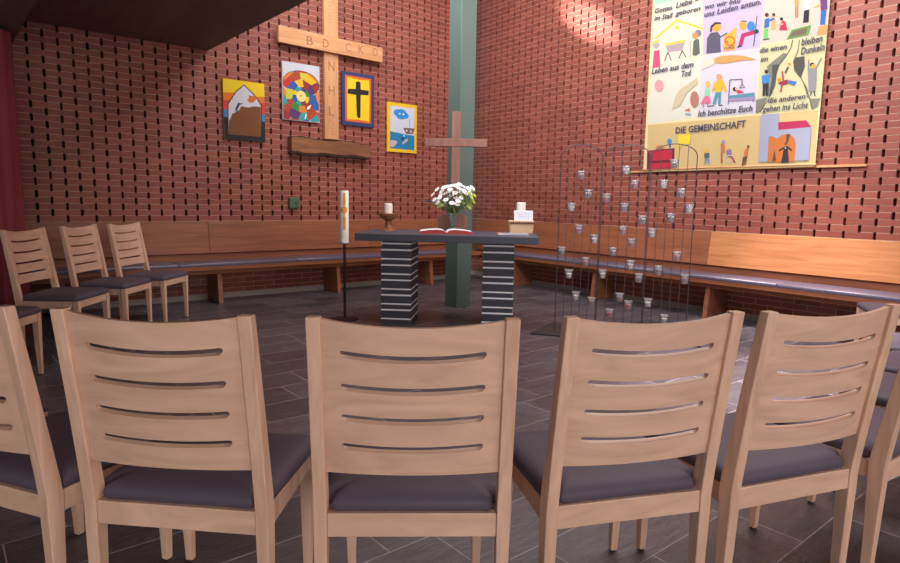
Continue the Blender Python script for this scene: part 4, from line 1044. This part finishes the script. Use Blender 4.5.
picture('painting of a small climber on a brown hill under a pointed arch', 3.915, 2.226, 0.50, 0.69, (246, 208, 20), [
    ((246, 206, 20), [(0, 0.72), (1, 0.76), (1, 1), (0, 1)]),
    ((232, 120, 28), [(0, 0.62), (1, 0.66), (1, 0.78), (0.6, 0.75), (0.3, 0.79), (0, 0.77)]),
    ((226, 58, 48), [(0, 0.49), (1, 0.47), (1, 0.67), (0, 0.65)]),
    ((66, 130, 190), [(0, 0.36), (1, 0.34), (1, 0.48), (0, 0.50)]),
    ((34, 30, 36), [(0, 0), (1, 0), (1, 0.35), (0, 0.37)]),
    ((26, 24, 28), arch_o),
    ((214, 212, 222), arch_i),
    ((128, 74, 38), [(0.10, 0.085), (0.89, 0.085), (0.90, 0.60), (0.72, 0.595), (0.60, 0.565), (0.42, 0.575), (0.36, 0.50), (0.28, 0.46), (0.20, 0.435), (0.16, 0.36), (0.115, 0.31)]),
    ((34, 50, 84), ln(0.36, 0.60, 0.30, 0.52, 0.05)), ((34, 50, 84), ln(0.36, 0.595, 0.45, 0.625, 0.022)), ((34, 50, 84), ln(0.30, 0.52, 0.34, 0.475, 0.025)), ((34, 50, 84), ln(0.29, 0.53, 0.29, 0.455, 0.022)), ((34, 40, 60), el(0.365, 0.615, 0.025, 0.018, 8)),
    ((214, 112, 40), [(0.56, 0.69), (0.62, 0.65), (0.70, 0.655), (0.76, 0.69), (0.80, 0.74), (0.76, 0.79), (0.68, 0.765), (0.60, 0.78), (0.62, 0.73)])])
pal = [(206, 40, 40), (242, 190, 30), (40, 140, 70), (40, 90, 170), (92, 54, 110), (230, 130, 40), (206, 200, 60), (60, 160, 160), (150, 50, 50), (180, 70, 40)]
sh = []
rr = random.Random(11)
for ring, (r0, r1, n) in enumerate(((0.10, 0.25, 8), (0.25, 0.42, 10), (0.42, 0.60, 13), (0.60, 0.78, 15))):
    for k in range(n):
        a0, a1 = 2 * PI * (k + 0.3 * ring) / n, 2 * PI * (k + 1 + 0.3 * ring) / n
        q = [(0.49 + r * math.cos(a), 0.435 + r * math.sin(a) / 1.4) for r, a in ((r0, a0 + rr.uniform(-.2, .2)), (r1, a0 + rr.uniform(-.12, .12)), (r1 + rr.uniform(-.02, .05), (a0 + a1) / 2), (r1, a1 + rr.uniform(0, .12)), (r0 - 0.01, a1 + rr.uniform(0, .2)))]
        q = [(min(max(u, 0.012), 0.988), min(max(v, 0.012), 0.985)) for u, v in q]
        if all(abs(q[0][0] - p[0]) < 1e-4 for p in q) or all(abs(q[0][1] - p[1]) < 1e-4 for p in q): continue
        sh.append((pal[(k * 3 + ring * 4 + rr.randrange(3)) % len(pal)], q))
corner = [(0, 0.70)] + [(0.5 + 0.49 * math.cos(PI - PI * i / 16), 0.66 + 0.22 * math.sin(PI * i / 16)) for i in range(17)] + [(1, 0.70), (1, 1), (0, 1)]
sh += [((206, 206, 216), corner)]
for i in range(16):
    a, b = PI - PI * i / 16, PI - PI * (i + 1) / 16
    sh.append(((34, 32, 44), [(0.5 + 0.49 * math.cos(a), 0.66 + 0.22 * math.sin(a)), (0.5 + 0.49 * math.cos(b), 0.66 + 0.22 * math.sin(b)), (0.5 + 0.475 * math.cos(b), 0.66 + 0.213 * math.sin(b)), (0.5 + 0.475 * math.cos(a), 0.66 + 0.213 * math.sin(a))]))
sh += [((240, 220, 130), el(0.49, 0.435, 0.135, 0.096)), ((110, 90, 50), el(0.48, 0.445, 0.018, 0.02, 8)), ((250, 245, 245), [(0.66, 0.27), (0.76, 0.31), (0.72, 0.23), (0.64, 0.21)]), ((240, 240, 245), [(0.60, 0.05), (0.64, 0.13), (0.60, 0.14), (0.57, 0.04)])]
picture('painting of a colourful mosaic rose window, just left of the big cross', 3.18, 2.525, 0.505, 0.70, (206, 206, 216), sh)
picture('painting of a black cross on yellow with a blue border, right of the big cross', 2.352, 2.53, 0.50, 0.69, (44, 58, 104), [
    ((226, 96, 40), [(0.10, 0.075), (0.90, 0.07), (0.905, 0.93), (0.095, 0.935)]),
    ((244, 204, 22), [(0.165, 0.11), (0.50, 0.125), (0.84, 0.105), (0.85, 0.50), (0.84, 0.895), (0.5, 0.88), (0.16, 0.90), (0.155, 0.5)]),
    ((28, 24, 26), [(0.455, 0.19), (0.50, 0.155), (0.565, 0.165), (0.575, 0.60), (0.82, 0.61), (0.83, 0.70), (0.575, 0.70), (0.57, 0.83), (0.50, 0.85), (0.425, 0.83), (0.42, 0.70), (0.18, 0.68), (0.17, 0.59), (0.43, 0.585)])])
picture('painting of a boat and blue cloud over blue sea, with a yellow border', 1.627, 2.22, 0.51, 0.68, (240, 192, 24), [
    ((206, 208, 222), [(0.09, 0.07), (0.91, 0.07), (0.91, 0.93), (0.09, 0.93)]),
    ((24, 124, 176), [(0.09, 0.07), (0.91, 0.07), (0.91, 0.37), (0.6, 0.375), (0.35, 0.40), (0.22, 0.40), (0.09, 0.42)]),
    ((36, 140, 214), el(0.33, 0.80, 0.13, 0.07)), ((36, 140, 214), el(0.47, 0.81, 0.16, 0.075)), ((36, 140, 214), el(0.60, 0.76, 0.11, 0.06)), ((36, 140, 214), el(0.45, 0.74, 0.16, 0.065)),
    ((225, 232, 245), el(0.40, 0.79, 0.035, 0.018, 8)), ((225, 232, 245), el(0.53, 0.785, 0.035, 0.018, 8)),
    ((122, 92, 84), [(0.52, 0.51), (0.92, 0.52), (0.86, 0.40), (0.62, 0.39)]), ((225, 225, 230), el(0.64, 0.455, 0.03, 0.02, 8)), ((225, 225, 230), el(0.79, 0.45, 0.03, 0.02, 8)), ((90, 80, 100), ln(0.73, 0.52, 0.74, 0.70, 0.012)),
    ((28, 36, 60), [(0.46, 0.28), (0.54, 0.33), (0.57, 0.30), (0.50, 0.25)]), ((196, 170, 170), [(0.48, 0.19), (0.60, 0.28), (0.70, 0.29), (0.66, 0.23), (0.52, 0.17)]), ((225, 230, 240), el(0.55, 0.345, 0.03, 0.018, 8)),
    ((190, 176, 190), [(0.09, 0.10), (0.20, 0.10), (0.30, 0.17), (0.34, 0.22), (0.22, 0.24), (0.13, 0.235), (0.09, 0.22)])])

# big pine cross standing on a rough plank
t = thing('pine_cross', 'tall pale pine cross with carved letters on the left brick wall', 'cross', atL(2.765, 0.01, 1.979), RZL)
def carve(mb, s, cx, cz, hgt, wid, y, mi):
    vs, fs, x0, x1 = text_mesh(s)
    sc = hgt / 0.7; sx = wid / (x1 - x0)
    mb.add([(cx - (v[0] - (x0 + x1) / 2) * sx, y, cz + (v[1] - 0.35) * sc) for v in vs], fs, mi)
mb = MB(); mb.box(-0.095, 0.105, 0, 0.06, 0, 3.2)
for s, z in (('N', 0.92), ('H', 0.62), ('L', 0.36)): carve(mb, s, 0.005, z, 0.12, 0.085, 0.0606, 1)
for i in range(7):
    z = 0.06 + 0.035 * i; x = random.uniform(-0.02, 0.03); mb.flat([(x - 0.02, z), (x + 0.02, z + 0.012), (x + 0.022, z + 0.018), (x - 0.02, z + 0.006)], 0.0606, 1)
for i in range(9):
    z = 1.45 + 0.04 * i; x = random.uniform(-0.03, 0.04); mb.flat([(x - 0.018, z), (x + 0.018, z + 0.012), (x + 0.02, z + 0.018), (x - 0.018, z + 0.006)], 0.0606, 1)
mb.build('upright', [M['pine'], M['carve']], t, bevel=0.003)
mb = MB()
mb.add([(-0.74, 0.058, 1.068), (0.745, 0.058, 1.091), (0.745, 0.058, 1.285), (-0.74, 0.058, 1.260), (-0.74, 0.115, 1.068), (0.745, 0.115, 1.091), (0.745, 0.115, 1.285), (-0.74, 0.115, 1.260)],
       [(0, 1, 2, 3), (7, 6, 5, 4), (0, 4, 5, 1), (1, 5, 6, 2), (2, 6, 7, 3), (3, 7, 4, 0)])
for s, x in (('B', 0.335), ('D', 0.115), ('C', -0.21), ('K', -0.405), ('O', -0.62)): carve(mb, s, x, 1.178 - 0.016 * x, 0.105, 0.085, 0.1156, 1)
mb.build('crossbar', [M['pine_cross'], M['carve']], t, bevel=0.003)
# plank
t = thing('wooden_plank', 'rough dark brown plank with bark edges on the wall under the pine cross', 'plank', atL(2.785, 0.005, 1.745), RZL)
mb = MB(); n = 24; front = []; back = []
rb = random.Random(5)
topz = [0.225 + 0.012 * math.sin(i * 0.5) + rb.uniform(-0.004, 0.004) - 0.012 * i / n for i in range(n + 1)]
botz = [0.012 + 0.010 * math.sin(i * 0.7 + 1) + rb.uniform(-0.005, 0.005) for i in range(n + 1)]
xs = [0.574 - 1.148 * i / n for i in range(n + 1)]
for i in range(n):
    for z0, z1, y0, y1, mi in ((lambda i: botz[i], lambda i: botz[i] + 0.028, 0.0, 0.105, 1), (lambda i: botz[i] + 0.028, lambda i: topz[i] - 0.012, 0.0, 0.115, 0), (lambda i: topz[i] - 0.012, lambda i: topz[i], 0.0, 0.10, 1)):
        a = [(xs[i], y0, z0(i)), (xs[i], y1, z0(i)), (xs[i], y1, z1(i)), (xs[i], y0, z1(i))]
        b = [(xs[i + 1], y0, z0(i + 1)), (xs[i + 1], y1, z0(i + 1)), (xs[i + 1], y1, z1(i + 1)), (xs[i + 1], y0, z1(i + 1))]
        mb.loft([a, b], mi)
mb.build('board', [M['oldwood'], M['bark']], t)
# green box
t = thing('metal_box', 'small green metal box on the brick wall above the left bench', 'box', atL(3.30, 0.0, 1.077), RZL)
mb = MB(); mb.box(-0.066, 0.066, 0.002, 0.055, 0, 0.14); mb.build('housing', M['box_green'], t, bevel=0.012)
mb = MB(); mb.lathe([(0.012, 0), (0.012, 0.008), (0.008, 0.012)], 0, 0, 12); mb.xform(Matrix.Translation((-0.012, 0.0545, 0.07)) @ Matrix.Rotation(-PI / 2, 4, 'X')); mb.build('knob', M['glide'], t)
mb = MB(); mb.box(-0.05, 0.05, 0.0546, 0.059, 0.012, 0.128); mb.build('cover', M['box_green'], t, bevel=0.004)

# ------------------------------------------------------------------ banner on the right wall
S0, S1, Z0, Z1 = 3.03, 4.99, 1.635, 4.15
t = thing('banner', 'large painted cloth banner with religious scenes and German writing on the right wall', 'banner', atR((S0 + S1) / 2, 0, Z0), RZR)
sm = (S0 + S1) / 2
mats = [M['cloth']]
def mi(c):
    m = paint(c, 0.9)
    if m not in mats: mats.append(m)
    return mats.index(m)
mb = MB(); mb.box(-(S1 - S0) / 2, (S1 - S0) / 2, 0.032, 0.0395, 0, Z1 - Z0, 0)
for k, (c, pts) in enumerate(BANNER_SHAPES):
    mb.flat([(-(min(max(s, S0 + 0.002), S1 - 0.002) - sm), min(z, Z1) - Z0) for s, z in pts], 0.04 + 0.00005 * k, mi(c))
mb.build('cloth', mats, t)
mb = MB()
for txt, A, B, h in BANNER_TEXT:
    vs, fs, x0, x1 = text_mesh(txt, 0.16 if txt.upper() != txt else 0.0, 0.022)
    L = math.hypot(B[0] - A[0], B[1] - A[1]); ca, sa = (B[0] - A[0]) / L, (B[1] - A[1]) / L
    sx = L / (x1 - x0); sz = h / 0.7
    o_ = []
    for v in vs:
        a, b = (v[0] - x0) * sx, v[1] * sz
        s_ = A[0] + a * ca - b * sa; z_ = A[1] + a * sa + b * ca
        o_.append((-(s_ - sm), 0.0525, z_ - Z0))
    # one part per word: islands of letters, cut at the widest gaps
    par = list(range(len(vs)))
    def find(i):
        while par[i] != i: par[i] = par[par[i]]; i = par[i]
        return i
    for f in fs:
        for i in f[1:]: par[find(i)] = find(f[0])
    isl = {}
    for f in fs: isl.setdefault(find(f[0]), []).append(f)
    ext = sorted((min(vs[i][0] - 0.16 * vs[i][1] for f in fl for i in f), max(vs[i][0] - 0.16 * vs[i][1] for f in fl for i in f), r) for r, fl in isl.items())
    gaps, mx = [], ext[0][1]
    for k in range(1, len(ext)):
        gaps.append((ext[k][0] - mx, k)); mx = max(mx, ext[k][1])
    cuts = sorted(k for g, k in sorted(gaps, reverse=True)[:len(txt.split()) - 1])
    for a, c in zip([0] + cuts, cuts + [len(ext)]):
        mb = MB(); mb.add(o_, [tuple(reversed(f)) for e in ext[a:c] for f in isl[e[2]]])
        used = sorted({i for f in mb.f for i in f}); mp = {j: i for i, j in enumerate(used)}
        mb.v = [mb.v[j] for j in used]; mb.f = [[mp[i] for i in f] for f in mb.f]
        mb.build('lettering', M['lettering'], t)
mb = MB(); mb.box(-(5.43 - sm), sm - 2.76, 0.004, 0.026, -0.040, -0.018); mb.build('batten', M['batten'], t, bevel=0.002)
mb = MB(); mb.tube([(-(S1 - sm) - 0.01, 0.036, -0.008), (S1 - sm + 0.01, 0.036, -0.008)], 0.012, 10); mb.build('hem_rod', M['batten'], t, smooth=True)

# ------------------------------------------------------------------ light
def area(name, loc, size, power, col, target, spread=PI):
    l = bpy.data.lights.new(name, 'AREA'); l.shape = 'RECTANGLE'; l.size, l.size_y = size; l.energy = power; l.color = col; l.spread = spread
    o = bpy.data.objects.new(name, l); C.objects.link(o); o.location = loc
    o.rotation_euler = (Vector(target) - Vector(loc)).to_track_quat('-Z', 'Y').to_euler(); return o
def spot(name, loc, target, power, col, ang, blend, rad):
    l = bpy.data.lights.new(name, 'SPOT'); l.energy = power; l.color = col; l.spot_size = math.radians(ang); l.spot_blend = blend; l.shadow_soft_size = rad
    o = bpy.data.objects.new(name, l); C.objects.link(o); o.location = loc
    o.rotation_euler = (Vector(target) - Vector(loc)).to_track_quat('-Z', 'Y').to_euler(); return o
def inw(sL, sR, z): return COR + DL * sL + DR * sR + Vector((0, 0, z))
# rooflight over the tall strip beside the right wall
p = inw(2.2, 4.9, 5.5); o = area('rooflight', p, (2.7, 7.2), 370, (1.0, 0.96, 0.92), p - Vector((0, 0, 1)))
o.rotation_euler = (0, 0, RZL)
# clerestory band above the low ceiling, facing the right wall
p = inw(4.40, 5.0, 4.3); area('clerestory', p, (8.0, 1.4), 430, (0.92, 0.97, 1.0), p - DL)
# window bands behind the camera
p = inw(8.1, 12.1, 1.6); area('rear_window', p, (4.0, 1.7), 210, (1.0, 0.93, 0.90), p - DR)
p = inw(2.7, 12.1, 1.95); area('rear_high_window', p, (2.8, 2.4), 90, (1.0, 0.95, 0.92), p - DR)
p = inw(11.1, 7.5, 1.55); area('side_window', p, (5.8, 1.6), 25, (1.0, 0.92, 0.86), p - DL)
# sun: one narrow band through the clerestory onto the right wall, one patch through the rooflight
tg = atR(2.0, 0.0, 3.58); src = tg + NR * 3.6 + Vector((0, 0, 1.35)) - DR * 0.6
o = spot('sunbeam', src, tg, 2600, (1.0, 0.95, 0.92), 21, 1.0, 0.04)
dz = (src - tg).normalized(); ax = (DR * 0.85 - Vector((0, 0, 1)) * 0.52); ax = (ax - dz * ax.dot(dz)).normalized(); ay = dz.cross(ax)
mt = Matrix((ax, ay * 0.36, dz)).transposed().to_4x4(); mt.translation = src; o.matrix_world = mt
spot('sun_patch', inw(1.1, 4.6, 5.3), atR(5.05, 0.33, 0.5), 2000, (1.0, 0.94, 0.89), 23, 0.9, 0.2)
spot('sun_patch', inw(2.4, 4.8, 5.3), inw(2.3, 5.55, 0), 5000, (1.0, 0.95, 0.93), 25, 0.9, 0.2)
w = bpy.data.worlds.new('world'); bpy.context.scene.world = w; w.use_nodes = True
w.node_tree.nodes['Background'].inputs['Color'].default_value = (0.9, 0.95, 1.0, 1)
w.node_tree.nodes['Background'].inputs['Strength'].default_value = 0.6

# ------------------------------------------------------------------ camera
cam = bpy.data.cameras.new('camera'); co = bpy.data.objects.new('camera', cam); C.objects.link(co)
cam.sensor_width = 36.0; cam.lens = 36.0 * 625.84 / 900.0; cam.clip_start = 0.05; cam.clip_end = 60
HC, PITCH, ROLL = 1.2221, 0.1296, 0.0179
rot = Matrix.Rotation(PI / 2 - PITCH, 4, 'X') @ Matrix.Rotation(ROLL, 4, 'Z')
co.matrix_world = Matrix.Translation((0, 0, HC)) @ rot
sc = bpy.context.scene
sc.camera = co
sc.view_settings.view_transform = 'Standard'; sc.view_settings.look = 'None'; sc.view_settings.gamma = 1.0; sc.view_settings.use_curve_mapping = False
sc.view_settings.exposure = 0.0
sc.cycles.max_bounces = 6; sc.cycles.transparent_max_bounces = 16
sc.cycles.use_denoising = True
